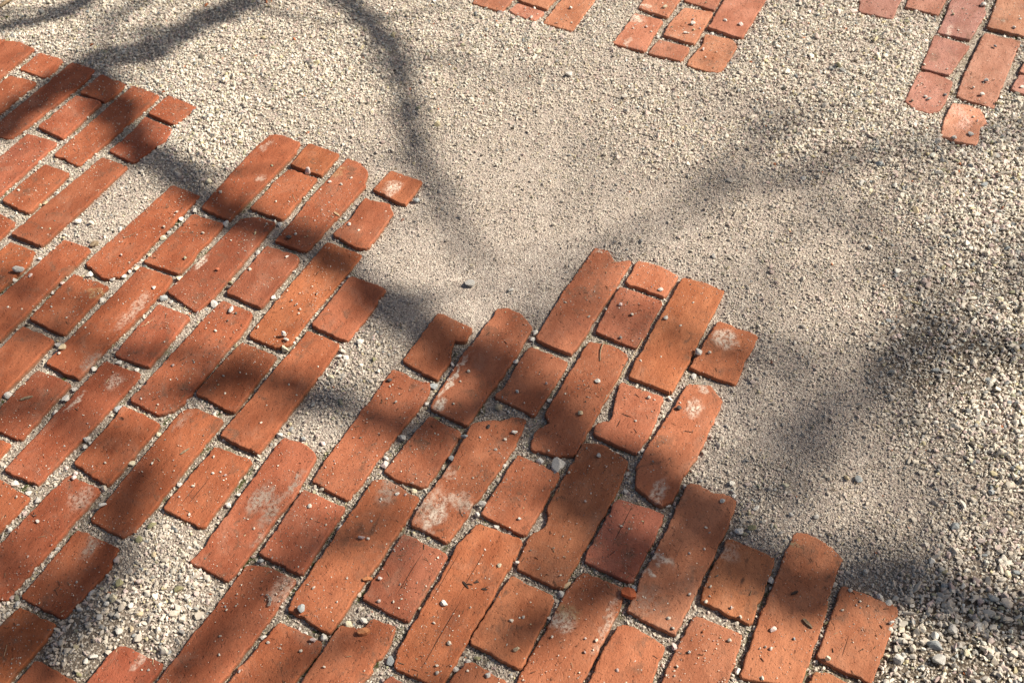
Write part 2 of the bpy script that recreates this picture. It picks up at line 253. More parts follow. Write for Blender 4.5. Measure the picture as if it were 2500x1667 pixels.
PEB1 = '''0.0677,0.9689,20.7,g,.9|large pale grey pointed stone standing in the shaded joint between broken bricks
-0.2566,0.8706,18.9,w,.7|chunky white angular stone wedged in the joint above the chipped long brick
-0.1044,0.7437,12.1,w,.65|white oval pebble beside the dark seed husks on a long sunlit brick
-0.0330,0.7501,7.3,c,.8|cream cube-like pebble on the joint right of the seed husks
0.0599,0.7548,11.0,g,.8|pale grey stone at the joint crossing below the shredded wood bit
0.1643,0.7611,13.9,b,.65|blue grey oval stone sitting just above the red brick chip
-0.0051,0.6711,11.7,t,.5|flat tan pebble near the lower edge of a lone half brick
0.0419,0.7186,7.2,w,.8|small white pebble at the left edge of the lime stained long brick
-0.0434,0.6364,8.4,g,.8|grey angular pebble on the brick cut by the bottom of the photo
-0.0880,0.6492,10.5,g,.7|mottled grey stone filling the joint near the bottom edge
-0.0582,0.6629,10.9,o,.5|olive flat pebble half sunk in the joint under a half brick
-0.0777,0.6704,8.1,d,.8|dark brown pebble at the joint corner left of the olive pebble
-0.0004,0.8051,8.4,w,1.4|upright white block of stone in the joint at a brick corner
-0.0506,0.9034,12.1,g,1.3|pale grey angular stone standing in the joint beside the white stained brick
-0.0580,0.8861,8.7,w,1.3|white chip directly below the pale grey stone beside the stained brick
-0.0297,0.8645,12.7,g,.7|pair-like grey lump in the short joint right of the lime spotted brick
-0.1742,0.6624,12.4,b,.9|blue grey flat stone in the mossy joint near the bottom of the photo
-0.2356,0.7179,10.9,c,.9|round cream pebble at the broken corner of a brick near the bottom
-0.2154,0.7215,12.0,w,.6|white angular chip in the rubble filled corner beside the round cream pebble
-0.3033,0.7394,11.3,b,.8|pale blue wedge of stone casting a shadow at the near end of a long brick
-0.2255,0.8494,12.6,p,.35|pinkish elongated splinter of stone lying across the middle of a long brick
-0.1952,0.7831,7.4,p,.9|pink pebble near the left edge of the half brick with a fine crack
-0.3712,0.8206,11.0,b,1.1|bluish grey stone in the joint corner under a shaded half brick
-0.1553,0.9319,11.8,c,.6|cream elongated stone standing in the joint beside a greyed brick end
-0.1776,0.9244,7.9,w,.8|white pebble on the greyed upper end of a long brick
-0.3527,0.7017,10.8,w,.5|white flat chip in the joint above the lower left brick
-0.3580,0.6871,11.1,c,.8|cream lump of gravel in the joint left of a pinkish pebble
-0.2818,0.6919,9.3,p,.5|pinkish white oval pebble on the upper right corner of a brick near the bottom
-0.2683,0.6998,10.8,w,.8|white triangular chip at the joint crossing beside a mossy strip
-0.1357,0.7371,9.5,c,.9|yellowish cream pebble in the joint left of the white oval pebble
-0.3790,1.2197,17.6,c,.55|large cream wedge of stone casting a dark shadow at a brick corner
-0.3840,1.2449,9.3,w,1.3|white upright splinter just above the large cream wedge
-0.3779,1.2349,10.1,w,.6|white flat chip between the splinter and the large cream wedge
-0.5167,1.3275,14.6,g,.9|lumpy pale grey stone at the near corner of a long brick
-0.4799,1.3044,8.1,w,.9|bright white pebble on a long brick right of the lumpy grey stone
-0.3306,1.0329,9.8,b,.7|smooth blue grey pebble in the gravel gap left of the longest shaded brick
-0.2993,1.0248,9.0,p,1|rounded pink pebble in the gravel gap near a brick with grey mortar
-0.1280,1.1329,14.4,b,.6|flat greenish blue stone in the joint beside the white edged brick
-0.1397,1.0978,8.8,w,.8|white pebble at the joint left of the white stained brick end
-0.2006,1.1439,9.0,d,.9|dark crumbly lump on the upper end of a long brick
-0.1233,1.0678,13.7,o,.6|olive flat stone in the joint under the white stained brick end
-0.0778,1.0259,13.1,b,.5|long blue grey stone bridging the joint right of a shaded half brick
-0.1743,1.0300,13.9,g,.6|grey stone lying in the shaded joint beside a half brick
-0.6358,1.1033,15.2,b,.9|large blue grey stone at the top corner of the brick with the chipped knot
-0.7170,1.1459,12.0,g,.9|grey stone above the white streaked long brick
-0.6722,1.0446,13.6,w,.8|bright white faceted stone beside the edge of the white streaked brick
-0.7654,0.9657,13.7,w,.7|white triangular stone in the joint near the left edge of the photo
-0.7374,0.9459,10.4,w,.9|white rounded stone right of the white triangular stone at the left edge
-0.6172,0.9182,13.4,w,.6|flat white chip on the left edge of a long shaded brick
-0.5394,0.8811,15.1,o,.8|pale greenish stone in the gravel gap under a long brick
-0.7091,0.8930,7.8,w,.9|lone grey white cube of stone in the middle of a long brick at left
-0.4793,0.7752,16.4,o,.5|olive grey slab of stone in the upper right of the lower left gravel gap
-0.5296,0.7399,14.3,t,.7|round tan stone in the middle of the lower left gravel gap
-0.5825,0.7342,12.1,g,.7|grey cube of stone near the left side of the lower left gravel gap
-0.5683,0.7618,11.8,c,1.2|cream upright stone in the lower left gravel gap
-0.5809,0.6781,12.5,w,.35|long pale splinter of stone at the bottom of the gravel gap
-0.6059,1.3438,15.1,b,.6|dark slate wedge in the joint corner near the white rimmed brick
-0.6246,1.3624,8.3,w,.9|round white pebble near the upper end of a long brick
-0.8750,1.5962,13.0,t,.9|round tan pebble in the joint near the left edge of the photo
-0.7986,1.5410,13.7,w,.8|white stone on the sandy patch beside a long brick at upper left
-0.8741,1.4122,22.6,g,.35|long grey stone lying along the joint at the left edge
-0.4018,1.4805,12.4,d,.6|dark grey flat pebble on the near end of a long brick
-0.3854,1.6635,12.1,p,1.2|pinkish white egg shaped pebble between two short bricks
-0.3396,1.6291,8.5,w,.9|white pebble near the round ended brick's middle
-0.1708,1.5755,16.2,b,.6|pale blue flat stone right of the brick with a white dab
0.3064,1.1819,12.8,g,.8|brownish grey stone left of the brick with a cream blotch
0.0398,1.2064,15.8,c,.5|cream flat stone at the near corner of the long notched brick
0.1362,1.1300,8.8,w,.8|white pebble in the middle of the brick with the broken lower corner
0.2615,1.0717,10.2,d,.9|dark lump beside the white ringed spot on a brick
-0.0004,1.0316,11.4,w,.5|white flat pebble on the upper right of a long brick in half shade
-0.0956,0.9886,10.5,b,.8|bluish stone wedged in the joint left of a long half shaded brick
-0.0238,1.0846,14.2,t,.7|tan oval stone in the shaded hollow under a half brick
0.0041,0.8763,6.2,w,.9|round white pebble on the sunlit lower part of a half brick
0.3454,0.6908,11.0,p,.6|pinkish white stone on the right hand long brick near the wood chip
0.3058,0.8974,8.9,g,.8|grey pebble on the upper right corner of the tall brown brick
0.3236,0.8481,14.8,w,.5|pale flat stone on the sand between two brick ends at lower right
0.3419,0.8493,14.4,o,.5|yellowish flat stone on the sand right of the pale flat stone
0.3578,0.7690,11.0,g,.8|round grey stone in the shaded joint at lower right
0.2900,0.6366,9.0,w,.9|round white pebble in the joint near the bottom right bricks
0.4105,0.6464,8.0,c,1.5|upright cream sliver of stone at the near corner of the last brick
0.6775,1.3584,14.0,w,.9|bright white stone alone on the gravel at right centre
0.3362,2.1424,11.0,w,.8|white pebble above the brick with a white painted corner
0.8564,1.8350,10.9,g,.7|grey pair of stones on the rounded brick at upper right
0.9075,1.7204,12.6,g,.8|grey stone casting a long shadow on the broken pinkish brick
0.8729,1.7112,10.1,w,.9|white stone at the lower edge of the broken pinkish brick
0.5604,0.6635,18.7,b,.9|large grey green stone in the loose gravel right of the last brick
0.5575,0.6393,19.0,g,.7|wide grey stone below the grey green one in the loose gravel
0.6563,0.7292,20.2,b,.5|flat blue grey slab in the coarse gravel at lower right
0.5138,0.9293,12.5,b,.8|blue grey triangular chip on the sandy gravel at lower right'''
PEB2 = '7468,15086,207,t 8175,16104,179,g -5238,15271,151,g 6642,15884,151,g 720,20287,149,c -696,13554,149,g -5881,15645,148,w -8205,11354,146,g 7228,8634,142,t 6247,6866,142,w 5891,6825,141,g 6354,8424,141,b -5869,13893,140,c 5067,6457,139,g 5583,16057,138,g 10586,21593,137,w 4038,9193,136,c 8343,12857,136,c 6854,11357,135,b 6568,10295,135,g -5545,8598,135,o 8568,14940,133,w 6933,9569,131,c -7488,14055,131,w -8815,13983,131,w -1,13371,130,g 7267,15788,130,w 7044,9004,129,b -4538,14497,128,g 1330,19433,128,g -3690,10431,128,g -2540,12259,127,w 7055,13511,127,c 9478,20905,126,c -5703,16392,126,c 395,12407,126,w 7040,8349,125,p 387,9817,124,g -7131,13431,124,w -5508,7127,123,g 7795,9998,123,w -7348,10986,122,w 9368,17401,122,g 8575,19746,122,w 6906,7661,122,c -5909,9959,122,c 2942,11401,121,g -6350,14945,120,c 3622,14073,120,g 4976,9330,120,t -2981,11533,120,c 5663,7225,120,p 7266,11832,120,w -7240,11242,119,g 9874,18882,119,g 5120,7275,119,g 10541,18645,118,w -6677,14184,118,c 5625,6759,118,w 3250,9290,117,w -6857,13981,117,w -2012,9809,116,p 6341,12449,116,b 5985,6486,116,c -2842,13816,116,g 6757,15657,115,c 3551,8846,115,w -6039,7746,115,g 7196,13376,114,g 9670,18440,113,g 9315,17149,113,w 5884,7886,113,w 6738,12939,112,t -8170,15065,111,w 5948,7480,111,b 3596,21835,111,c -4647,7631,111,g -7528,12286,110,t 850,21402,110,g 6433,14193,110,w 2537,9291,110,g 8007,21332,109,w 4117,21152,109,w 5382,6973,109,b 6534,6993,109,c 5159,21091,109,p 6441,12101,109,p -6921,11871,109,w 5206,6887,109,c -2767,11944,109,w 2494,10964,108,w 7117,11839,108,w -5595,10509,108,c -7917,13860,107,p 7545,18894,107,c 62,11796,106,w -8593,16261,106,w 570,9188,106,o -4139,13393,105,w -1989,9932,105,w 6208,7107,105,o -5663,7875,105,o -6529,14510,105,c 666,21385,104,w 4667,21502,104,w 580,10993,103,w -7205,9338,103,g -5659,15490,103,g -7054,13927,103,g 334,12275,102,w 3336,20823,102,g 4504,20860,102,w -4931,13766,102,o 5037,7386,101,g -995,11785,101,w 7769,16929,101,g 1984,9979,101,w -6204,11843,100,w 2592,13274,100,g -5107,9551,100,w -8838,15921,100,t -6150,7494,99,w 4398,8682,99,g -5950,6546,99,o -5253,8316,99,t 2094,6712,99,p -7347,9114,98,p -4312,9167,98,w -5356,7176,98,t 1649,9234,98,g -6097,15419,98,w 4854,21255,97,w -7178,15197,97,w -4233,15224,97,g -714,6595,97,g -4951,13663,97,d 10405,20054,97,b -6720,9681,96,p 1910,9933,96,g 4235,7018,96,o -5923,13355,96,g -2856,11977,96,w -6779,8372,95,g -2276,11868,95,o -8495,14500,95,w 5095,6970,95,g -6791,14112,94,w 11018,20709,94,w -8507,14002,94,p -7642,12414,93,g 1496,21901,93,w -7050,7610,93,g -8047,13638,93,g 610,21578,92,w -5431,7505,92,w -6258,15103,92,g 4921,7762,92,g 1050,10658,91,t -4182,9356,91,w -4672,7187,91,g 4931,6514,91,c -4989,7147,91,w 3927,20841,90,w -4416,7915,90,g -4780,6834,89,b 3267,9075,89,w -5895,6733,89,w -6742,9802,89,p 1415,10048,89,g -6713,8489,88,g -4780,10877,88,w 4031,8724,88,g -3038,15357,87,g -6536,11988,87,w 687,22049,87,w 7852,21332,87,t -2940,7062,87,w -401,10442,86,d 2610,12619,86,w -2198,11651,86,w -4032,11552,86,b -7490,8828,86,w -5543,7741,86,p -1691,11538,86,g 9150,19027,85,w -6907,9907,85,p 2265,8958,85,w 3106,21098,85,p 10780,20520,84,w -5187,14031,84,r 8510,18427,84,g 8199,18090,83,w -3045,7124,83,p -77,10766,83,g 4232,20228,83,p -4340,15319,83,w -6663,10384,82,w -6722,10286,82,g -257,7999,82,c -2935,15110,82,w 66,11124,82,g -2590,8903,82,c -4544,7673,81,p 1869,12953,81,p 1632,12906,81,w -5773,7566,81,w -7148,7464,81,w 1285,9838,80,g -3987,14305,80,w -165,9752,80,w -3670,14294,80,g -3166,16212,80,w 4052,6369,80,w -5443,16082,80,w 1814,12211,79,w 9188,18196,79,w -7557,12178,79,p 2689,9562,79,w 1965,8197,79,w -5489,7937,79,p 2100,6964,79,g 3224,6971,78,w -2954,13691,78,g -3072,9072,78,p -4414,8868,78,g -5055,13359,78,w 2363,9001,77,w 9848,21278,77,w -4553,16802,76,w 4635,7466,76,g 1952,9850,76,w 2449,7313,76,w 2160,10940,76,w -2840,8235,76,g -5585,16436,76,w -5873,8031,75,w 4650,8280,75,w 2052,12717,75,w -3664,12342,75,w -6270,6708,75,g -5731,7892,75,o -959,6828,75,w -4617,14026,75,w 8669,17636,74,w 8764,19494,74,p -3939,11793,74,g -4018,13327,73,g 3249,11839,73,p 1472,10000,73,w 1588,9940,72,w -5801,7027,72,w -102,7140,72,w -5273,11180,72,w -8254,14673,72,w 2303,7046,72,g 8925,18471,72,p 8211,18306,71,p -5819,14350,71,w 496,10846,71,w -2992,16387,70,d 1425,8997,70,w -3860,15947,69,w -6993,13531,69,w -5463,8521,69,w 3199,6220,69,w -2169,8491,69,w -5372,8346,69,p 140,9949,68,w 2261,12348,68,w 2054,7116,68,g 3048,7108,68,w -6348,15173,68,t 9560,18687,68,w 1913,8052,67,g -1115,6514,67,w 3382,6635,67,d 4264,20989,66,w -1114,6409,66,w 4123,20953,66,g 3986,20829,66,w 9291,17744,66,p 9326,17612,66,w -144,10192,65,g -5980,6947,65,w -6182,15564,64,w -4874,9480,64,w 2846,6769,64,p -3769,6503,63,w -2885,7721,63,p -5603,14985,63,w -4643,14943,62,d -3896,14892,62,t 2354,10705,62,w 2603,7355,62,b 2934,7252,61,w 1485,21334,61,w -3681,8482,61,w 4155,21338,61,w 1288,6386,61,w 1112,8517,61,w -6307,9946,61,w -5601,11859,61,w 2814,21065,61,g -292,10008,61,w -9321,16284,60,w 3195,20918,60,g 1044,6819,60,g 9186,19317,60,p -4729,11607,60,p -721,11574,60,t 754,9561,59,g 8456,18798,59,p -1657,9228,59,w -6337,13056,59,w -1950,7489,59,w -4718,12979,59,g -1748,7473,59,w 11247,21042,59,w 2390,7472,58,p -3992,10634,58,d -4300,12652,58,w 10109,20610,58,w -5008,12597,58,w 55,7185,58,w 2280,8827,58,w 1314,12696,58,g -3433,6908,57,p -6993,14471,57,w -4647,10005,57,w 2281,6614,56,w -4611,9702,56,w 9341,19330,56,p 2101,11702,56,w 604,7819,56,w 2698,7585,55,p -2016,9159,55,w -1878,10987,55,p -3694,13157,54,g -957,10918,54,p -1171,7135,54,w 9799,20687,54,p -2971,6776,53,t 2509,6908,53,g -4457,15183,53,g 2758,8535,53,t 2214,10455,53,w -2755,14948,53,c -5582,9913,53,w 2689,8178,52,w 2464,8119,52,w -4419,9662,52,w 2812,7746,52,t 2843,12446,51,d -4854,8980,51,w -8701,13260,50,w 4461,7172,50,g -7950,13244,50,w -8449,13206,50,t 10131,21494,50,w 482,21947,50,w 1528,8595,50,g 537,11282,49,w 874,6655,49,d -4834,12820,49,w -4359,15789,49,t -2631,6539,49,p -465,8262,49,c 2096,6418,49,g -8611,15226,49,w -6274,7908,49,w -8456,15203,49,w 3989,21227,49,w -2974,7777,48,w -176,7780,48,w 1908,10489,48,w -7518,9369,48,w 814,9554,48,g -3197,11755,47,w 4249,19953,47,w 4735,7298,47,g -3637,11392,47,w -4101,7023,47,w -4649,11244,47,w 936,13043,47,w -5995,11181,47,w 1030,9036,47,w -2353,8869,46,w -5702,11053,46,w 443,6889,46,w -4075,6750,46,t -4998,6557,46,w 3724,6771,46,g -523,10852,46,w 3316,6663,46,c -704,6433,45,t -3791,13254,45,g -3626,13044,45,w -534,10248,45,g 1109,9992,44,g -8423,15411,44,w -4072,7415,44,t -2279,15434,44,w -674,7356,44,w -2717,15267,44,d 4517,21998,43,w 4828,7226,43,g -4467,11673,43,p -3263,6825,43,w -853,11370,42,t -3857,8716,42,w -2804,8745,42,t 1388,8771,42,w -3948,10982,42,w 2800,8448,42,w 9293,17949,41,w 10160,21294,41,w -7623,12983,41,w 3122,12961,41,w -3140,13004,41,w -3639,12946,40,w -7248,12741,40,w -2540,7492,40,w -5151,12782,40,w -4499,9726,40,b 1385,9640,40,g -644,9500,40,w -5059,9297,40,w 895,6853,39,w 2443,11774,39,d 3242,6647,39,w -7560,11401,39,w -5061,14776,38,w -3487,11174,38,p -3569,8346,38,w -555,8033,37,w -359,7996,37,w -2108,7827,37,p -3971,8876,35,w -3313,15898,35,w -2425,7857,33,w 2669,7438,33,w -5087,6565,32,w 2401,7710,29,w 4582,6966,25,w -4034,9763,20,g'
MOSS = '-0.614,1.537 -0.615,1.535 -0.408,0.976 -0.826,1.126 -0.554,1.076 -0.295,0.812 -0.273,0.861 -0.319,0.771 -0.282,0.640 -0.255,0.709 0.108,0.675 0.035,0.703 0.970,2.139 1.093,2.174 -1.117,2.214 -0.291,1.005 -0.739,1.169 -0.752,1.163 -0.468,1.094 -0.749,0.955 -0.391,0.817 -0.193,0.660 -0.222,0.762 -0.278,0.668 0.081,0.793 -0.097,0.806 -0.417,0.955 -0.053,1.084 0.981,1.969 1.101,2.044'
bricks = []
for ln in BR.split('\n'):
    a, b = ln.split('|')
    bricks.append((int(a), np.array([[float(v) * 1e-4 for v in w.split(',')] for w in b.split()])))
stains = [w.split(',') for w in STAINS.split()]

# ------------------------------------------------------------------ helpers
def link(name, me, mat=None, parent=None, smooth=False, kind=None, label=None, cat=None, group=None, loc=None):
    if mat: me.materials.append(mat)
    if smooth is not None: me.polygons.foreach_set('use_smooth', [smooth] * len(me.polygons))
    o = bpy.data.objects.new(name, me); C.objects.link(o)
    if parent: o.parent = parent
    if loc is not None: o.location = loc
    tag(o, label, cat, group, kind)
    return o
def tag(o, label=None, cat=None, group=None, kind=None):
    if label: o['label'] = label
    if cat: o['category'] = cat
    if group: o['group'] = group
    if kind: o['kind'] = kind
    return o
def empty(name, loc, **k):
    o = bpy.data.objects.new(name, None); C.objects.link(o); o.location = loc; o.empty_display_size = 0.1
    return tag(o, **k)
def mesh_np(name, V, F, col=None):
    """triangle mesh straight from numpy arrays, with an optional colour per vertex"""
    me = bpy.data.meshes.new(name)
    me.vertices.add(len(V)); me.vertices.foreach_set('co', V.astype(np.float32).ravel())
    k = F.shape[1]
    me.loops.add(F.size); me.loops.foreach_set('vertex_index', F.astype(np.int32).ravel())
    me.polygons.add(len(F)); me.polygons.foreach_set('loop_start', np.arange(0, F.size, k, dtype=np.int32))
    me.update(calc_edges=True)
    if col is not None:
        at = me.color_attributes.new('tone', 'FLOAT_COLOR', 'POINT')
        at.data.foreach_set('color', np.c_[col, np.ones(len(col))].astype(np.float32).ravel())
    return me
class NT:
    def __init__(s, name):
        s.m = bpy.data.materials.new(name); s.m.use_nodes = True
        s.t = s.m.node_tree; s.n = s.t.nodes; s.n.clear()
        s.out = s.n.new('ShaderNodeOutputMaterial'); s.b = s.n.new('ShaderNodeBsdfPrincipled')
        s.t.links.new(s.b.outputs[0], s.out.inputs[0])
        s.b.inputs['Specular IOR Level'].default_value = 0.25
    def set(s, sock, v):
        if hasattr(v, 'is_linked') or isinstance(v, bpy.types.NodeSocket): s.t.links.new(v, sock)
        else: sock.default_value = v
    def noise(s, vec, scale, detail=4, rough=.55, dist=0, out=0):
        n = s.n.new('ShaderNodeTexNoise'); n.inputs['Scale'].default_value = scale; n.inputs['Detail'].default_value = detail
        n.inputs['Roughness'].default_value = rough; n.inputs['Distortion'].default_value = dist
        s.t.links.new(vec, n.inputs['Vector']); return n.outputs[out]
    def voro(s, vec, scale, feature='F1', out='Distance', rand=1):
        n = s.n.new('ShaderNodeTexVoronoi'); n.feature = feature; n.inputs['Scale'].default_value = scale
        n.inputs['Randomness'].default_value = rand
        s.t.links.new(vec, n.inputs['Vector']); return n.outputs[out]
    def ramp(s, v, a, b, lo=0., hi=1.):
        n = s.n.new('ShaderNodeMapRange'); n.inputs[1].default_value = a; n.inputs[2].default_value = b
        n.inputs[3].default_value = lo; n.inputs[4].default_value = hi; n.interpolation_type = 'SMOOTHSTEP'
        s.set(n.inputs[0], v); return n.outputs[0]
    def math(s, op, a, b=0.):
        n = s.n.new('ShaderNodeMath'); n.operation = op; s.set(n.inputs[0], a); s.set(n.inputs[1], b); return n.outputs[0]
    def vmath(s, op, a, b=(0, 0, 0), out=0):
        n = s.n.new('ShaderNodeVectorMath'); n.operation = op; s.set(n.inputs[0], a); s.set(n.inputs[1], b); return n.outputs[out]
    def mix(s, f, a, b, mode='MIX'):
        n = s.n.new('ShaderNodeMix'); n.data_type = 'RGBA'; n.blend_type = mode
        s.set(n.inputs[0], f)
        s.set(n.inputs[6], a if not isinstance(a, tuple) else (*a, 1)[:4]); s.set(n.inputs[7], b if not isinstance(b, tuple) else (*b, 1)[:4])
        return n.outputs[2]
    def attr(s, name, out='Color'):
        n = s.n.new('ShaderNodeAttribute'); n.attribute_name = name; return n.outputs[out]
    def bump(s, h, dist, strength=1, normal=None):
        n = s.n.new('ShaderNodeBump'); n.inputs['Distance'].default_value = dist; n.inputs['Strength'].default_value = strength
        s.set(n.inputs['Height'], h)
        if normal: s.t.links.new(normal, n.inputs['Normal'])
        return n.outputs[0]
    def obj(s): return s.n.new('ShaderNodeTexCoord').outputs['Object']

# ------------------------------------------------------------------ materials
def brick_material(name, st=()):
    s = NT(name); P = s.obj()
    oi = s.n.new('ShaderNodeObjectInfo')
    off = s.vmath('SCALE', s.n.new('ShaderNodeCombineXYZ').outputs[0])
    cb = s.n.new('ShaderNodeCombineXYZ')
    for i in range(3): s.set(cb.inputs[i], s.math('MULTIPLY', oi.outputs['Random'], (37., 91., 53.)[i]))
    Q = s.vmath('ADD', P, cb.outputs[0])
    Qs = s.vmath('MULTIPLY', Q, (0.62, 1, 1))                 # stretched along the brick
    base = oi.outputs['Color']
    big = s.noise(Qs, 22, 4, .6)
    c = s.mix(s.ramp(big, .35, .65), s.mix(1., base, (.88, .84, .82), 'MULTIPLY'), s.mix(1., base, (1.24, 1.36, 1.45), 'MULTIPLY'))
    c = s.mix(s.ramp(s.noise(Q, 11, 3, .5), .55, .8, 0, .6), c, s.mix(1., base, (.66, .72, .9), 'MULTIPLY'))
    # grey brown smudges worn into the face
    sm = s.math('MULTIPLY', s.ramp(s.noise(Q, 38, 6, .7, .6), .51, .66), s.ramp(s.noise(Q, 9, 2), .38, .62))
    c = s.mix(s.math('MULTIPLY', sm, .75), c, (.15, .078, .048))
    # fine speckle: orange grains, dark pin holes, dust
    c = s.mix(s.ramp(s.noise(Q, 420, 3, .7), .45, .75, 0, .4), c, s.mix(1., base, (1.3, 1.45, 1.5), 'MULTIPLY'))
    c = s.mix(s.ramp(s.noise(Q, 300, 2, .6), .30, .42, .5, 0), c, (.10, .045, .025))
    pin = s.ramp(s.voro(Q, 260), .06, .16, 1, 0)
    pin = s.math('MULTIPLY', pin, s.ramp(s.noise(Q, 60, 2), .5, .6))
    c = s.mix(s.math('MULTIPLY', pin, .75), c, (.045, .025, .018))
    dust = s.math('MULTIPLY', s.ramp(s.noise(Q, 16, 5, .7, 1.), .5, .78), .22)
    c = s.mix(dust, c, (.42, .30, .22))
    hgt_extra = None
    for (sx, sy, rx, ry, kind, amt) in st:
        d = s.vmath('SUBTRACT', P, (sx, sy, 0))
        wob = s.vmath('SCALE', s.vmath('SUBTRACT', s.n.new('ShaderNodeTexNoise').outputs['Color'], (.5, .5, .5)))
        nn = wob.node.inputs[0].links[0].from_node.inputs[0].links[0].from_node
        nn.inputs['Scale'].default_value = 55; nn.inputs['Detail'].default_value = 5
        s.t.links.new(Q, nn.inputs['Vector']); wob.node.inputs['Scale'].default_value = {'l': .0016, 'k': .006}.get(kind, .034)
        d = s.vmath('ADD', d, wob)
        d = s.vmath('MULTIPLY', d, (1 / rx, 1 / ry, 0))
        r = s.vmath('LENGTH', d, out=1)
        m = s.ramp(r, .35, 1.05, 1, 0)
        br = s.ramp(s.noise(Q, 150, 6, .78), .42, .58, .12, 1)
        if kind in 'lk':                                        # hairline groove or crack: dark and sunk
            m = s.math('MULTIPLY', s.ramp(r, .2, 1., 1, 0), amt)
            c = s.mix(m, c, (.09, .045, .03)); neg = s.math('MULTIPLY', m, -6.)
            hgt_extra = neg if hgt_extra is None else s.math('ADD', hgt_extra, neg); continue
        m = s.math('MULTIPLY', s.math('MULTIPLY', m, br), amt * .88)
        col = {'w': (.72, .62, .50), 'g': (.36, .32, .26), 'y': (.45, .34, .17), 'o': (.28, .27, .16), 'p': (.80, .48, .38)}[kind]
        c = s.mix(m, c, col)
        hgt_extra = m if hgt_extra is None else s.math('MAXIMUM', hgt_extra, m)
    # grey dirt that clings to the sides of the brick below its face
    g = s.n.new('ShaderNodeSeparateXYZ'); s.t.links.new(P, g.inputs[0])
    side = s.ramp(s.math('ADD', g.outputs[2], s.math('MULTIPLY', s.noise(Q, 90, 3), .004)), -.006, -.0005, .75, 0)
    c = s.mix(side, c, (.20, .12, .075))
    s.set(s.b.inputs['Base Color'], c)
    s.b.inputs['Roughness'].default_value = .82
    h = s.math('ADD', s.math('MULTIPLY', s.noise(Qs, 60, 6, .68), 1.5), s.math('MULTIPLY', s.noise(Q, 380, 3, .65), .5))
    h = s.math('ADD', h, s.math('MULTIPLY', s.ramp(s.noise(Q, 150, 3, .6), .28, .42), .5))
    h = s.math('SUBTRACT', h, s.math('MULTIPLY', pin, .35))
    if hgt_extra is not None: h = s.math('ADD', h, s.math('MULTIPLY', hgt_extra, .25))
    s.set(s.b.inputs['Normal'], s.bump(h, .0022, .8))
    return s.m
MB = brick_material('terracotta_brick')

def stone_material(name, rough=.8):
    s = NT(name); P = s.obj()
    c = s.attr('tone')
    c = s.mix(s.ramp(s.noise(P, 700, 3, .6), .35, .7, 0, .45), c, s.mix(1., c, (.62, .6, .57), 'MULTIPLY'))
    s.set(s.b.inputs['Base Color'], c); s.b.inputs['Roughness'].default_value = rough
    s.set(s.b.inputs['Normal'], s.bump(s.noise(P, 900, 3, .6), .0005, .6))
    return s.m
M_STONE = stone_material('crushed_limestone')
def instanced_stone_material():
    s = NT('loose_stone'); ge = s.n.new('ShaderNodeNewGeometry'); P = ge.outputs['Position']
    n = s.n.new('ShaderNodeAttribute'); n.attribute_type = 'INSTANCER'; n.attribute_name = 'tone'; c = n.outputs['Color']
    c = s.mix(s.ramp(s.noise(P, 700, 3, .6), .35, .7, 0, .4), c, s.mix(1., c, (.66, .63, .6), 'MULTIPLY'))
    s.set(s.b.inputs['Base Color'], c); s.b.inputs['Roughness'].default_value = .82
    s.set(s.b.inputs['Normal'], s.bump(s.noise(P, 900, 3, .6), .0004, .6))
    return s.m
M_LOOSE = instanced_stone_material()

def pebble_material():
    s = NT('single_pebble'); P = s.obj()
    oi = s.n.new('ShaderNodeObjectInfo'); base = oi.outputs['Color']
    c = s.mix(s.ramp(s.noise(P, 260, 4, .65), .4, .65, 0, .35), base, s.mix(1., base, (.6, .58, .56), 'MULTIPLY'))
    c = s.mix(s.ramp(s.noise(P, 900, 2, .6), .6, .75, 0, .5), c, (.75, .7, .62))
    s.set(s.b.inputs['Base Color'], c); s.b.inputs['Roughness'].default_value = .72
    s.set(s.b.inputs['Normal'], s.bump(s.noise(P, 500, 4, .65), .0008, .8))
    return s.m
M_PEB = pebble_material()

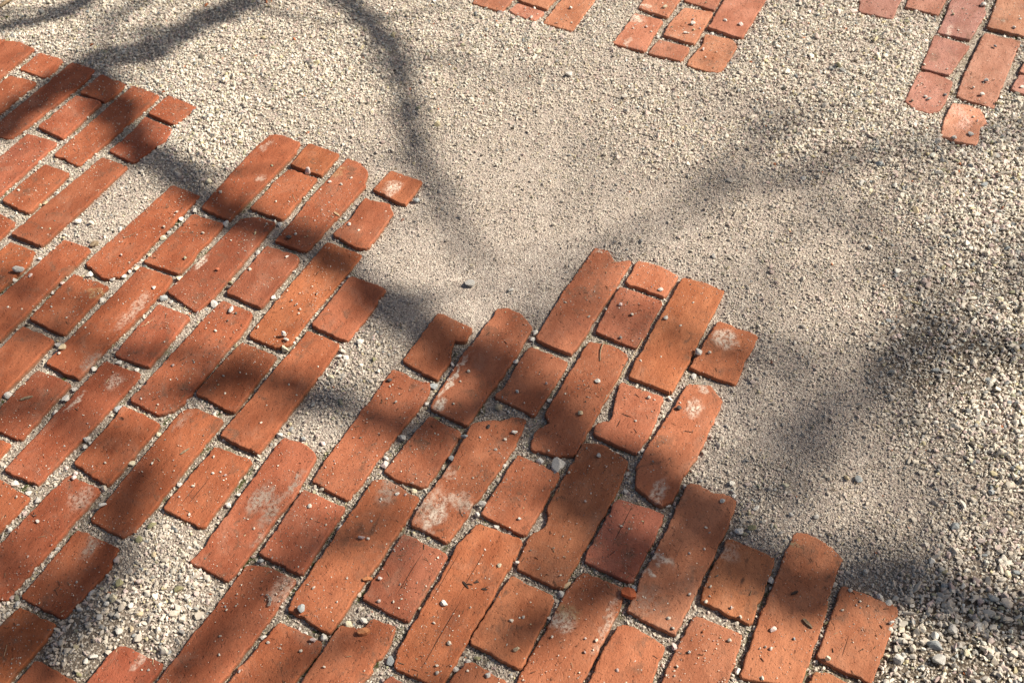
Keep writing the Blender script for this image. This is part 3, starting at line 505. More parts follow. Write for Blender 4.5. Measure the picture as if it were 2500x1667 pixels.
def ground_material():
    s = NT('sandy_soil'); P = s.obj()
    tone = s.attr('tone', 'Color')
    sp = s.n.new('ShaderNodeSeparateColor'); s.t.links.new(tone, sp.inputs[0])
    t, joint = sp.outputs[0], sp.outputs[1]
    n1 = s.noise(P, 30, 6, .65); n2 = s.noise(P, 260, 4, .7); n3 = s.noise(P, 900, 2, .6)
    c = s.mix(s.ramp(t, .1, .9), (.13, .10, .072), (.45, .375, .32))
    c = s.mix(s.ramp(n1, .35, .7, 0, .45), c, s.mix(1., c, (.72, .68, .62), 'MULTIPLY'))
    c = s.mix(s.math('MULTIPLY', joint, s.ramp(s.noise(P, 14, 3), .35, .65, .25, .75)), c, (.215, .178, .132))
    # sand grains, pale and dark
    c = s.mix(s.ramp(n2, .5, .72, 0, .7), c, s.mix(1., c, (1.3, 1.28, 1.24), 'MULTIPLY'))
    c = s.mix(s.ramp(n2, .28, .42, .4, 0), c, s.mix(1., c, (.5, .47, .43), 'MULTIPLY'))
    vc = s.voro(P, 420, 'F1', 'Color')
    vs = s.n.new('ShaderNodeSeparateColor'); s.t.links.new(vc, vs.inputs[0])
    c = s.mix(s.ramp(vs.outputs[0], .62, .95, 0, .75), c, (.72, .65, .54))
    c = s.mix(s.ramp(vs.outputs[1], .8, .97, 0, .7), c, (.10, .085, .07))
    # moss film in the joints
    ms = s.math('MULTIPLY', joint, s.math('MULTIPLY', s.ramp(s.noise(P, 7, 2), .44, .58), s.ramp(s.noise(P, 110, 4, .7), .48, .62)))
    c = s.mix(s.math('MULTIPLY', ms, .55), c, (.10, .115, .03))
    s.set(s.b.inputs['Base Color'], c); s.b.inputs['Roughness'].default_value = .95
    s.b.inputs['Specular IOR Level'].default_value = .1
    h = s.math('ADD', s.math('MULTIPLY', n2, 1.1), s.math('MULTIPLY', s.voro(P, 330), .9))
    h = s.math('ADD', h, s.math('MULTIPLY', n3, .35))
    s.set(s.b.inputs['Normal'], s.bump(h, .0022, 1.))
    return s.m
M_GROUND = ground_material()

def simple(name, col, col2=None, scale=200, rough=.85, bump=.0006, stretch=None):
    s = NT(name); P = s.obj()
    if stretch: P = s.vmath('MULTIPLY', P, stretch)
    n = s.noise(P, scale, 4, .65)
    s.set(s.b.inputs['Base Color'], s.mix(s.ramp(n, .35, .65), col, col2 or tuple(v * .55 for v in col)))
    s.b.inputs['Roughness'].default_value = rough
    s.set(s.b.inputs['Normal'], s.bump(n, bump, .8))
    return s.m
M_WOOD = simple('weathered_wood', (.33, .25, .16), (.16, .11, .07))
M_STRAW = simple('dry_straw', (.62, .47, .29), (.42, .28, .16))
M_DARKTWIG = simple('dark_husk', (.09, .06, .045), (.04, .025, .02))
M_CATKIN = simple('grey_catkin', (.28, .24, .2), (.1, .08, .06))
M_CHIP = simple('brick_crumb', (.50, .13, .05), (.33, .09, .04), 300)
M_CHIP2 = simple('pale_brick_crumb', (.62, .27, .12), (.45, .17, .07), 300)
M_MOSS = simple('moss_green', (.13, .17, .03), (.07, .09, .02), 400)
M_BARK = simple('tree_bark', (.12, .09, .065), (.06, .045, .035), 30, .9, .01, (1, 1, .2))

# ------------------------------------------------------------------ maps over the ground
X0, Y0, RES = -2.3, 0.05, 0.002
NX, NY = int(4.6 / RES), int(3.15 / RES)
cover = np.zeros((NY, NX), bool)
def inpoly(px, py, G):
    r = np.zeros(px.shape, bool); N = len(G)
    for i in range(N):
        x1, y1 = G[i]; x2, y2 = G[i - 1]
        if y1 == y2: continue
        r ^= ((y1 > py) != (y2 > py)) & (px < (x2 - x1) * (py - y1) / (y2 - y1) + x1)
    return r
for pt, G in bricks:
    i0, j0 = int((G[:, 0].min() - X0) / RES) - 1, int((G[:, 1].min() - Y0) / RES) - 1
    i1, j1 = int((G[:, 0].max() - X0) / RES) + 2, int((G[:, 1].max() - Y0) / RES) + 2
    i0, j0 = max(i0, 0), max(j0, 0); i1, j1 = min(i1, NX), min(j1, NY)
    if i1 <= i0 or j1 <= j0: continue
    xs, ys = np.meshgrid(X0 + (np.arange(i0, i1) + .5) * RES, Y0 + (np.arange(j0, j1) + .5) * RES)
    cover[j0:j1, i0:i1] |= inpoly(xs, ys, G)
def boxblur(a, k):
    a = a.astype(np.float32)
    for ax in (0, 1):
        c = np.cumsum(np.pad(a, [(k + 1, k) if i == ax else (0, 0) for i in (0, 1)], mode='edge'), axis=ax)
        n = a.shape[ax]
        a = (np.take(c, np.arange(2 * k + 1, 2 * k + 1 + n), axis=ax) - np.take(c, np.arange(0, n), axis=ax)) / (2 * k + 1)
    return a
blurS = boxblur(boxblur(cover, 3), 3)                  # about 1.5 cm
blurL = boxblur(boxblur(cover, 14), 14)                # about 6 cm: 1 among the bricks, 0 on open gravel
def samp(a, x, y):
    i = np.clip(((x - X0) / RES).astype(int), 0, NX - 1); j = np.clip(((y - Y0) / RES).astype(int), 0, NY - 1)
    v = a[j, i].astype(np.float32)
    return np.where((x < X0) | (x > X0 + NX * RES) | (y < Y0) | (y > Y0 + NY * RES), 0, v)
cps = np.array([[float(v) for v in w.split(',')] for w in CP.split(';')])
def zone(x, y):
    """stone size in mm, coverage and soil tone at points of the ground"""
    sh = x.shape; x = x.ravel(); y = y.ravel(); w = np.zeros(len(x)); acc = np.zeros((3, len(x)))
    for c in cps:
        k = 1 / (((x - c[0]) ** 2 + (y - c[1]) ** 2) + .0025) ** 2
        w += k
        for i in range(3): acc[i] += k * c[2 + i]
    return [(a / w).reshape(sh) for a in acc]
GZ = 0.02
gx, gy = np.arange(X0, X0 + 4.6, GZ), np.arange(Y0, Y0 + 3.15, GZ)
zs, zc, zt = zone(*np.meshgrid(gx, gy))
def gs(a, x, y):
    fx = np.clip((x - X0) / GZ, 0, len(gx) - 1.001); fy = np.clip((y - Y0) / GZ, 0, len(gy) - 1.001)
    i = fx.astype(int); j = fy.astype(int); u = fx - i; v = fy - j
    return (a[j, i] * (1 - u) + a[j, i + 1] * u) * (1 - v) + (a[j + 1, i] * (1 - u) + a[j + 1, i + 1] * u) * v
# smooth random fields
def field(cell, seed):
    g = np.random.default_rng(seed).random((int(3.2 / cell) + 4, int(4.7 / cell) + 4))
    def f(x, y):
        fx = np.clip((x - X0) / cell, 0, g.shape[1] - 2.001); fy = np.clip((y - Y0) / cell, 0, g.shape[0] - 2.001)
        i = fx.astype(int); j = fy.astype(int); u = fx - i; v = fy - j
        u = u * u * (3 - 2 * u); v = v * v * (3 - 2 * v)
        return (g[j, i] * (1 - u) + g[j, i + 1] * u) * (1 - v) + (g[j + 1, i] * (1 - u) + g[j + 1, i + 1] * u) * v - .5
    return f
fA, fB, fC = field(.09, 1), field(.03, 2), field(.012, 3)
def gz(x, y):
    """height of the soil"""
    L = samp(blurL, x, y); S = samp(blurS, x, y)
    z = -.0016 - .0068 * np.clip(L * 1.7, 0, 1) + .003 * fA(x, y) * (1 - .7 * np.clip(L * 2, 0, 1)) + .0016 * fB(x, y) + .0011 * fC(x, y)
    return z

# ------------------------------------------------------------------ ground: one sheet, fine where it is seen
def axis(a, b, step, far):
    mid = list(np.arange(a, b + 1e-6, step)); out = []; d = step; v = a
    lo = []
    while v > -far: d *= 1.5; v -= d; lo.append(v)
    v = mid[-1]; d = step; hi = []
    while v < far: d *= 1.5; v += d; hi.append(v)
    return np.array(lo[::-1] + mid + hi)
ax, ay = axis(-1.3, 1.3, .0064, 120), axis(.5, 2.4, .0064, 120)
XX, YY = np.meshgrid(ax, ay)
ZZ = gz(XX, YY)
V = np.stack([XX, YY, ZZ], -1).reshape(-1, 3)
nx, ny = len(ax), len(ay)
idx = np.arange(nx * ny).reshape(ny, nx)
F = np.stack([idx[:-1, :-1], idx[:-1, 1:], idx[1:, 1:], idx[1:, :-1]], -1).reshape(-1, 4)
ZT = gs(zt, XX, YY).ravel(); JL = np.clip((samp(blurL, XX, YY).ravel() - .35) * 3, 0, 1)
me = mesh_np('ground', V, F, np.stack([ZT, JL, JL * 0], -1))
link('ground', me, M_GROUND, smooth=True, kind='structure', label='pale sandy soil under the gravel and in the brick joints')

# ------------------------------------------------------------------ bricks
PL = [('red brick paving laid in staggered rows across the lower left', (-.5, 1.0)), ('small red brick patch at the top edge left of centre', (.05, 2.2)),
      ('red brick patch with a white cornered brick at the top right of centre', (.5, 2.25)), ('strip of worn pinkish bricks in the upper right corner', (1.05, 2.2))]
roots = [empty('brick_paving', (c[0], c[1], 0), kind='structure', label=l) for l, c in PL]
def outline(G, r2, step=.0032):
    """walk round the brick: worn corners, ragged edges, small chips"""
    pts = [Vector((a, b)) for a, b in G]
    for it in range(3):
        new = []
        for i, p in enumerate(pts):
            a, b = pts[i - 1], pts[(i + 1) % len(pts)]
            la, lb = (a - p).length, (b - p).length
            cut = .0026 if it == 0 else .0011 if it == 1 else .0005
            new.append(p + (a - p) * min(.3, cut / max(la, 1e-6))); new.append(p + (b - p) * min(.3, cut / max(lb, 1e-6)))
        pts = new
    out = []
    for i, p in enumerate(pts):
        q = pts[(i + 1) % len(pts)]; d = (q - p).length; n = max(1, int(d / step))
        for k in range(n): out.append(p.lerp(q, k / n))
    N = len(out); off = np.zeros(N)
    for wl, am in ((50, .0003), (18, .0003), (6, .00035), (2.6, .0005), (1.2, .0004)):
        K = max(3, int(N / wl)); rv = [r2.gauss(0, 1) for _ in range(K)]
        for i in range(N):
            f = i / N * K; a = int(f); u = f - a; u = u * u * (3 - 2 * u)
            off[i] += am * (rv[a % K] * (1 - u) + rv[(a + 1) % K] * u)
    off += .0018
    for _ in range(r2.choice((0, 1, 1, 2, 3))):
        c = r2.randrange(N); w = r2.uniform(1.2, 3.6); dp = r2.uniform(.001, .0032)
        for k in range(-7, 8): off[(c + k) % N] -= dp * math.exp(-(k / w) ** 2)
    return out, off
def make_brick(G, parent, tint, mat, name='brick', label=None, r2=rnd, step=.0032):
    c = G.mean(0)
    L = np.array([[(p[0] - c[0]) * UV[0] + (p[1] - c[1]) * UV[1], -((p[0] - c[0]) * NV[0] + (p[1] - c[1]) * NV[1])] for p in G])
    area = sum(L[i - 1][0] * L[i][1] - L[i][0] * L[i - 1][1] for i in range(len(L)))
    if area < 0: L = L[::-1]
    pts, off = outline(L, r2, step); N = len(pts)
    nr = []
    for i in range(N):
        t = pts[(i + 1) % N] - pts[i - 2 + 1]; t.normalize(); nr.append(Vector((t.y, -t.x)))
    # soften normals
    for _ in range(3): nr = [(nr[i - 1] + nr[i] + nr[(i + 1) % N]).normalized() for i in range(N)]
    base = [pts[i] + nr[i] * off[i] for i in range(N)]
    w1 = [r2.uniform(.7, 1.35) for _ in range(N)]
    rings = [(-.045, .0), (-.0075, -.0002), (-.0026, .0001), (-.0009, .0005), (-.0002, .0012), (0, .0026)]
    dome = r2.uniform(-.0002, .0007)
    V = []; F = []
    for z, ins in rings:
        for i in range(N): 
            p = base[i] - nr[i] * ins * w1[i]; V.append((p.x, p.y, z - (.0004 * (w1[i] - 1) if -.004 < z < 0 else 0)))
    for k in range(len(rings) - 1):
        for i in range(N):
            j = (i + 1) % N; F.append((k * N + i, k * N + j, (k + 1) * N + j, (k + 1) * N + i))
    F.append(tuple((len(rings) - 1) * N + i for i in range(N)))
    me = bpy.data.meshes.new(name); me.from_pydata(V, [], F); me.update()
    o = link(name, me, mat, parent, True, label=label)
    me.polygons[len(F) - 1].use_smooth = False
    o.location = (c[0] - parent.location.x, c[1] - parent.location.y, r2.gauss(0, .0007))
    o.rotation_euler = (R(r2.gauss(0, .35)), R(r2.gauss(0, .25)), TH)
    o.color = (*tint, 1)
    return o
SLAB = {'w': 'brick with a white lime patch', 'g': 'brick with grey mortar smeared on it', 'y': 'brick with a yellowish stain', 'p': 'worn brick with a pale pink broken face', 'o': 'brick with a greenish edge'}
def tint_for(c, pt):
    base = np.array((.352, .114, .054))
    k = rnd.gauss(1, .045)
    t = base * k
    t[1] *= rnd.gauss(1.01, .025); t[2] *= rnd.gauss(1, .06)
    if rnd.random() < .08: t = t * np.array((.86, .88, .9))
    if pt == 3: t = t * np.array((.95, 1.28, 1.85))
    elif pt in (1, 2): t = t * np.array((1.06, 1.25, 1.5))
    if c[0] > .2 and c[1] < .85: t = t * np.array((.97, 1.04, 1.06))
    w = min(1, max(0, (.05 - c[0]) / .55)) * (1 if pt == 0 else 0)      # the main paving gets darker and redder towards the left
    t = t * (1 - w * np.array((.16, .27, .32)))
    return tuple(np.clip(t, .015, .8))
for bi, (pt, G) in enumerate(bricks):
    c = G.mean(0); st = []
    for s_ in stains:
        x, y = float(s_[0]), float(s_[1])
        gg = c + (G - c) * 1.1
        if inpoly(np.array([x]), np.array([y]), gg)[0]:
            dx, dy = x - c[0], y - c[1]
            st.append((dx * UV[0] + dy * UV[1], -(dx * NV[0] + dy * NV[1]), float(s_[2]) * .00115, float(s_[3]) * .00115, s_[4], float(s_[5])))
    mat = brick_material('stained_brick', st) if st else MB
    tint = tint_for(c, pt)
    vis = [q for q in st if q[4] not in 'lk']
    lab = SLAB[max(vis, key=lambda q: q[2] * q[3] * q[5])[4]] if vis else 'brick with a hairline groove in its face' if st else None
    if any(q[4] == 'p' for q in st): lab = SLAB['p']; tint = (.52, .23, .14)
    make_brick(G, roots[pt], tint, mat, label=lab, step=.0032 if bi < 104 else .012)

# ------------------------------------------------------------------ gravel as loose crushed stone (nobody could count it)
t_ = (1 + 5 ** .5) / 2
ICO = np.array([(-1, t_, 0), (1, t_, 0), (-1, -t_, 0), (1, -t_, 0), (0, -1, t_), (0, 1, t_), (0, -1, -t_), (0, 1, -t_), (t_, 0, -1), (t_, 0, 1), (-t_, 0, -1), (-t_, 0, 1)]) / math.sqrt(1 + t_ * t_)
ICOF = np.array([(0, 11, 5), (0, 5, 1), (0, 1, 7), (0, 7, 10), (0, 10, 11), (1, 5, 9), (5, 11, 4), (11, 10, 2), (10, 7, 6), (7, 1, 8), (3, 9, 4), (3, 4, 2), (3, 2, 6), (3, 6, 8), (3, 8, 9), (4, 9, 5), (2, 4, 11), (6, 2, 10), (8, 6, 7), (9, 8, 1)])
CUB = np.array([(x, y, z) for x in (-1, 1) for y in (-1, 1) for z in (-1, 1)]) / math.sqrt(3) * 1.12
CUBF = np.array([(0, 1, 3), (0, 3, 2), (4, 6, 7), (4, 7, 5), (0, 4, 5), (0, 5, 1), (2, 3, 7), (2, 7, 6), (0, 2, 6), (0, 6, 4), (1, 5, 7), (1, 7, 3)])
TONES = np.array([(.74, .66, .54), (.67, .585, .475), (.79, .72, .61), (.59, .53, .455), (.67, .54, .47), (.54, .475, .395), (.58, .50, .31), (.38, .37, .34), (.31, .33, .33), (.17, .15, .12), (.52, .40, .36), (.38, .36, .24), (.50, .18, .08)])
TW = np.array([.20, .19, .11, .15, .10, .10, .03, .04, .018, .022, .04, .018, .002]); TW /= TW.sum()
OCT = np.array([(1, 0, 0), (0, 1, 0), (-1, 0, 0), (0, -1, 0), (0, 0, 1), (0, 0, -1)]) * 1.15
OCTF = np.array([(0, 1, 4), (1, 2, 4), (2, 3, 4), (3, 0, 4), (1, 0, 5), (2, 1, 5), (3, 2, 5), (0, 3, 5)])
def stones(name, x, y, z, size, tpl, flat=.62, tw=TW, jit=.2, bright=None, dust=True):
    n = len(x)
    TV, TF = {'i': (ICO, ICOF), 'c': (CUB, CUBF), 'o': (OCT, OCTF)}[tpl]
    S = np.stack([size * .5, size * .5 * rng.uniform(.55, .95, n), size * .5 * rng.uniform(.38, .8, n) * flat / .62], -1)
    V = TV[None] * (1 + rng.normal(0, jit * .55, (n, len(TV), 1))) + rng.normal(0, jit * .5, (n, len(TV), 3))
    V = V * S[:, None, :]
    a = rng.uniform(0, 2 * np.pi, n); b = rng.normal(0, .38, n); c = rng.normal(0, .38, n)
    ca, sa, cb, sb, cc, sc = np.cos(a), np.sin(a), np.cos(b), np.sin(b), np.cos(c), np.sin(c)
    X, Y, Z = V[..., 0], V[..., 1], V[..., 2]
    Y, Z = Y * cc[:, None] - Z * sc[:, None], Y * sc[:, None] + Z * cc[:, None]
    X, Z = X * cb[:, None] + Z * sb[:, None], -X * sb[:, None] + Z * cb[:, None]
    X, Y = X * ca[:, None] - Y * sa[:, None], X * sa[:, None] + Y * ca[:, None]
    P = np.stack([X + x[:, None], Y + y[:, None], Z + z[:, None]], -1).reshape(-1, 3)
    Fc = (TF[None] + (np.arange(n) * len(TV))[:, None, None]).reshape(-1, 3)
    ti = rng.choice(len(TONES), n, p=tw)
    col = TONES[ti] * rng.uniform(.82, 1.15, (n, 1))
    if bright is not None: col = col * bright[:, None]
    if dust:
        D, J = dusty(x, y)
        col = col * (1 - D[:, None]) + np.array((.50, .42, .36)) * D[:, None]
        col = col * (1 - .04 * J[:, None])
    col = np.repeat(np.clip(col, .02, .8), len(TV), 0)
    return mesh_np(name, P, Fc, col)
def dusty(x, y):
    J = np.clip((samp(blurL, x, y) - .35) * 3, 0, 1); c = gs(zc, x, y)
    return np.clip(1.05 - (c - .3) / .5, 0, 1) * .36 * (1 - J), J
def in_view(x, y, m=.07):
    """a little more ground than the photograph shows"""
    f = 2747.0; p = R(49.536)
    d = y * math.cos(p) + 1.43 * math.sin(p); px = x / d * f; py = (y * math.sin(p) - 1.43 * math.cos(p)) / d * f
    k = m * 2600
    return (np.abs(px) < 1250 + k) & (np.abs(py) < 834 + k)
BT = .0002
def scatter(n, smin, smax, sig, region, sizek=1., dens=1.):
    x = rng.uniform(-1.55, 1.55, n); y = rng.uniform(.4, 2.55, n)
    ok = in_view(x, y); x, y = x[ok], y[ok]
    s, c, t = gs(zs, x, y), gs(zc, x, y), gs(zt, x, y)
    L = samp(blurL, x, y); S = samp(blurS, x, y); cv = samp(cover, x, y) > 0
    J = np.clip((L - .3) * 3.2, 0, 1)
    s = s * .86 * (1 - J) + 3.5 * J
    clump = np.clip(.5 + 1.6 * fB(x, y) + 1.2 * fA(x, y), 0, 1)
    c = c * (1 - J) + (.10 + .85 * clump) * J * .47
    c = c * (.5 + 1.0 * clump) * np.where(J > .3, 1, np.clip(.75 + (c - .3) * .7, .6, 1.15))
    s = s * np.clip(.84 + (s - 3.2) * .02, .8, .92)
    size = .84 * s * np.exp(rng.normal(0, sig, len(x)) + .25 * fC(x, y)) * sizek
    keep = (rng.random(len(x)) < c * dens * np.clip((3.0 / s) ** 2, .04, 1.1)) & ~cv & (size > smin) & (size < smax)
    # keep big stones out of the narrow joints' edges
    keep &= ~((S > .42) & (size > 5.5) & (rng.random(len(x)) < .8))
    return x[keep], y[keep], size[keep] * .001
def n_(a): return len(a[0])
# ten shapes of crushed stone, each a faceted lump; geometry nodes strew them
shapes = bpy.data.collections.new('stone_shapes')
def stone_shape(i):
    q = random.Random(100 + i); bm = bmesh.new(); bmesh.ops.create_icosphere(bm, subdivisions=2, radius=1)
    for v in bm.verts: v.co *= q.uniform(.95, 1.05)
    for _ in range(11):
        d = Vector((q.gauss(0, 1), q.gauss(0, 1), q.gauss(0, 1))).normalized(); h = q.uniform(.35, .72)
        for v in bm.verts:
            k = v.co.dot(d)
            if k > h: v.co -= d * (k - h)
    w = max(v.co.length for v in bm.verts)
    for v in bm.verts: v.co *= .56 / w
    me = bpy.data.meshes.new('stone'); bm.to_mesh(me); bm.free(); me.materials.append(M_LOOSE)
    o = bpy.data.objects.new('stone', me); shapes.objects.link(o)
for i in range(10): stone_shape(i)
ng = bpy.data.node_groups.new('strew_stones', 'GeometryNodeTree')
ng.interface.new_socket('Geometry', in_out='INPUT', socket_type='NodeSocketGeometry'); ng.interface.new_socket('Geometry', in_out='OUTPUT', socket_type='NodeSocketGeometry')
gi, go = ng.nodes.new('NodeGroupInput'), ng.nodes.new('NodeGroupOutput')
ci = ng.nodes.new('GeometryNodeCollectionInfo'); ci.inputs['Collection'].default_value = shapes
ci.inputs['Separate Children'].default_value = True; ci.inputs['Reset Children'].default_value = True
ip = ng.nodes.new('GeometryNodeInstanceOnPoints'); ip.inputs['Pick Instance'].default_value = True
def na(name, typ):
    n = ng.nodes.new('GeometryNodeInputNamedAttribute'); n.data_type = typ; n.inputs['Name'].default_value = name; return n.outputs['Attribute']
er = ng.nodes.new('FunctionNodeEulerToRotation')
ng.links.new(na('spin', 'FLOAT_VECTOR'), er.inputs[0]); ng.links.new(er.outputs[0], ip.inputs['Rotation'])
ng.links.new(na('size', 'FLOAT_VECTOR'), ip.inputs['Scale']); ng.links.new(na('shape', 'INT'), ip.inputs['Instance Index'])
ng.links.new(gi.outputs[0], ip.inputs['Points']); ng.links.new(ci.outputs[0], ip.inputs['Instance']); ng.links.new(ip.outputs[0], go.inputs[0])
def strew(name, x, y, z, size, label, cat, flat=.62, tw=TW, bright=1., dust=True):
    n = len(x); me = bpy.data.meshes.new(name); me.vertices.add(n)
    me.vertices.foreach_set('co', np.stack([x, y, z], -1).astype(np.float32).ravel())
    S = np.stack([size * rng.uniform(.95, 1.35, n), size * rng.uniform(.6, 1, n), size * rng.uniform(.42, .85, n) * flat / .62], -1)
    E = np.stack([rng.normal(0, .42, n), rng.normal(0, .42, n), rng.uniform(0, 6.283, n)], -1)
    col = TONES[rng.choice(len(TONES), n, p=tw)] * rng.uniform(.82, 1.12, (n, 1)) * np.reshape(bright, (-1, 1))
    if dust:
        D, J = dusty(x, y); col = col * (1 - D[:, None]) + np.array((.50, .42, .36)) * D[:, None]; col = col * (1 - .04 * J[:, None])
    for nm, tp, key, v in (('size', 'FLOAT_VECTOR', 'vector', S), ('spin', 'FLOAT_VECTOR', 'vector', E), ('shape', 'INT', 'value', rng.integers(0, 10, n)), ('tone', 'FLOAT_COLOR', 'color', np.c_[np.clip(col, .02, .8), np.ones(n)])):
        at = me.attributes.new(nm, tp, 'POINT'); at.data.foreach_set(key, np.ascontiguousarray(v, dtype=np.int32 if tp == 'INT' else np.float32).ravel())
    o = link(name, me, M_LOOSE, smooth=None, kind='stuff', cat=cat, label=label)
    md = o.modifiers.new('strew', 'NODES'); md.node_group = ng
    print('COUNT', name, n); return o
x, y, s = scatter(1500000, 1.8, 17, .44, 'all')
big = s > .0068
z = gz(x, y) + s * rng.uniform(.0, .34, len(s)) + .0022 * rng.random(len(s)) * np.clip((gs(zc, x, y) - .6) * 3, 0, 1)
b = .80 + .34 * np.clip((gs(zc, x, y) - .45) * 2, 0, 1)
strew('gravel', x[~big], y[~big], z[~big], s[~big], 'pale crushed stone gravel covering the ground between the brick patches', 'gravel', bright=b[~big])
strew('coarse_gravel', x[big], y[big], z[big], s[big], 'larger angular stones of the gravel, thickest along the right side', 'gravel', bright=b[big] * .86)
x, y, s = scatter(1100000, .8, 2.6, .42, 'all', .42, 1.)
z = gz(x, y) + s * rng.uniform(-.05, .35, len(s))
strew('fine_gravel', x, y, z, s, 'fine pale stone chips between the larger gravel and in the joints', 'grit')
# grit lying on the faces of the bricks
n = 190000
x = rng.uniform(-1.5, 1.5, n); y = rng.uniform(.4, 2.5, n)
S = samp(blurS, x, y); dens = .40 + 1.3 * fA(x, y) + 1.2 * fB(x, y) + .5 * (y > 1.3) + .5 * (S < .8)
ok = in_view(x, y) & (samp(cover, x, y) > 0) & (rng.random(n) < np.clip(dens, .08, 1) * .8)
x, y = x[ok], y[ok]
s = np.exp(rng.normal(-6.82, .48, len(x))); s = np.clip(s, .0004, .0034)
tw = TW.copy(); tw[9] += .06; tw[2] += .1; tw /= tw.sum()
strew('brick_grit', x, y, BT + s * .22, s, 'tiny pale grains of stone strewn over the faces of the bricks', 'grit', tw=tw, dust=False)
print('COUNT grit', len(x))
# little dark crumbs and plant fibres among the gravel
n = 26000
x = rng.uniform(-1.5, 1.5, n); y = rng.uniform(.4, 2.5, n); ok = in_view(x, y) & (rng.random(n) < np.clip(.3 + 1.5 * fA(x, y) + .3 * (x > .4), .05, 1) * .6)
x, y = x[ok], y[ok]; n = len(x)
L = .0015 + .009 * rng.random(n) ** 2; W = rng.uniform(.0003, .0007, n); a = rng.uniform(0, 2 * np.pi, n)
z = np.where(samp(cover, x, y) > 0, BT + .0003, gz(x, y) + .002)
d = np.stack([np.cos(a), np.sin(a), rng.normal(0, .15, n)], -1) * L[:, None] / 2; e = np.stack([-np.sin(a), np.cos(a), a * 0], -1) * W[:, None]
c0 = np.stack([x, y, z], -1); up = np.array((0, 0, 1.)) * W[:, None] * 1.2
V = np.stack([c0 - d - e, c0 - d + e, c0 - d * .9 + up, c0 + d - e * .6, c0 + d + e * .6, c0 + d * .9 + up], 1).reshape(-1, 3)
F = (np.array([(0, 2, 1), (3, 4, 5), (0, 3, 5), (0, 5, 2), (1, 2, 5), (1, 5, 4), (0, 1, 4), (0, 4, 3)])[None] + (np.arange(n) * 6)[:, None, None]).reshape(-1, 3)
tn = np.array([(.10, .07, .045), (.05, .035, .025), (.42, .32, .2), (.22, .16, .1)])[rng.choice(4, n, p=(.35, .3, .15, .2))]
link('plant_litter', mesh_np('plant_litter', V, F, np.repeat(tn, 6, 0)), M_STONE, kind='stuff', cat='plant litter', label='tiny dark crumbs and plant fibres strewn over bricks and gravel')

# ------------------------------------------------------------------ single pebbles
PC = {'w': (.80, .75, .66), 'c': (.76, .68, .48), 'g': (.60, .565, .51), 'b': (.36, .375, .37), 'p': (.72, .57, .51), 't': (.60, .48, .31), 'o': (.36, .33, .18), 'd': (.11, .085, .075), 'r': (.46, .14, .07)}
CN = {'w': 'whitish', 'c': 'cream', 'g': 'grey', 'b': 'bluish grey', 'p': 'pinkish', 't': 'tan', 'o': 'olive', 'd': 'dark', 'r': 'brick red'}
def pebble_mesh(r2, elong, facets=13, detail=2):
    bm = bmesh.new(); bmesh.ops.create_icosphere(bm, subdivisions=detail, radius=1)
    sy = elong if elong <= 1 else .72; 
    for _ in range(facets):
        d = Vector((r2.gauss(0, 1), r2.gauss(0, 1), r2.gauss(0, 1))).normalized(); h = r2.uniform(.42, .78)
        for v in bm.verts:
            k = v.co.dot(d)
            if k > h: v.co -= d * (k - h)
    for v in bm.verts:
        v.co = Vector((v.co.x, v.co.y * min(1, sy + .12), v.co.z * (r2.uniform(.98, 1.02) * (.62 if elong <= 1 else min(1.5, elong)))))
    zmin = min(v.co.z for v in bm.verts)
    for v in bm.verts: v.co.z -= zmin; v.co *= .5
    w = max(v.co.x for v in bm.verts) - min(v.co.x for v in bm.verts)
    for v in bm.verts: v.co /= w
    me = bpy.data.meshes.new('pebble'); bm.to_mesh(me); bm.free(); me.materials.append(M_PEB)
    me.polygons.foreach_set('use_smooth', [False] * len(me.polygons))
    return me
shared = [pebble_mesh(random.Random(i), .55 + .05 * (i % 8), 12, 2) for i in range(24)]
def place_pebble(me, x, y, size, col, rot, r2):
    X, Y = np.array([x]), np.array([y])
    on = samp(cover, X, Y)[0] > 0
    z = .0002 if on else float(gz(X, Y)[0]) - .1 * size + .0012
    o = bpy.data.objects.new('pebble', me); C.objects.link(o)
    o.location = (x, y, z); o.rotation_euler = (0 if on else r2.gauss(0, .15), 0 if on else r2.gauss(0, .15), rot); o.scale = (size * .92,) * 3
    k = r2.uniform(.9, 1.12); c = PC[col]; o.color = (c[0] * k, c[1] * k, c[2] * k, 1)
    return o, on
r2 = random.Random(5)
for ln in PEB1.split('\n'):
    a, lab = ln.split('|'); x, y, s, col, el = a.split(','); el = float(el)
    o, on = place_pebble(pebble_mesh(r2, el), float(x), float(y), float(s) * .001, col, r2.uniform(-.5, .5), r2)
    tag(o, lab, 'pebble')
rest = [w.split(',') for w in PEB2.split()]
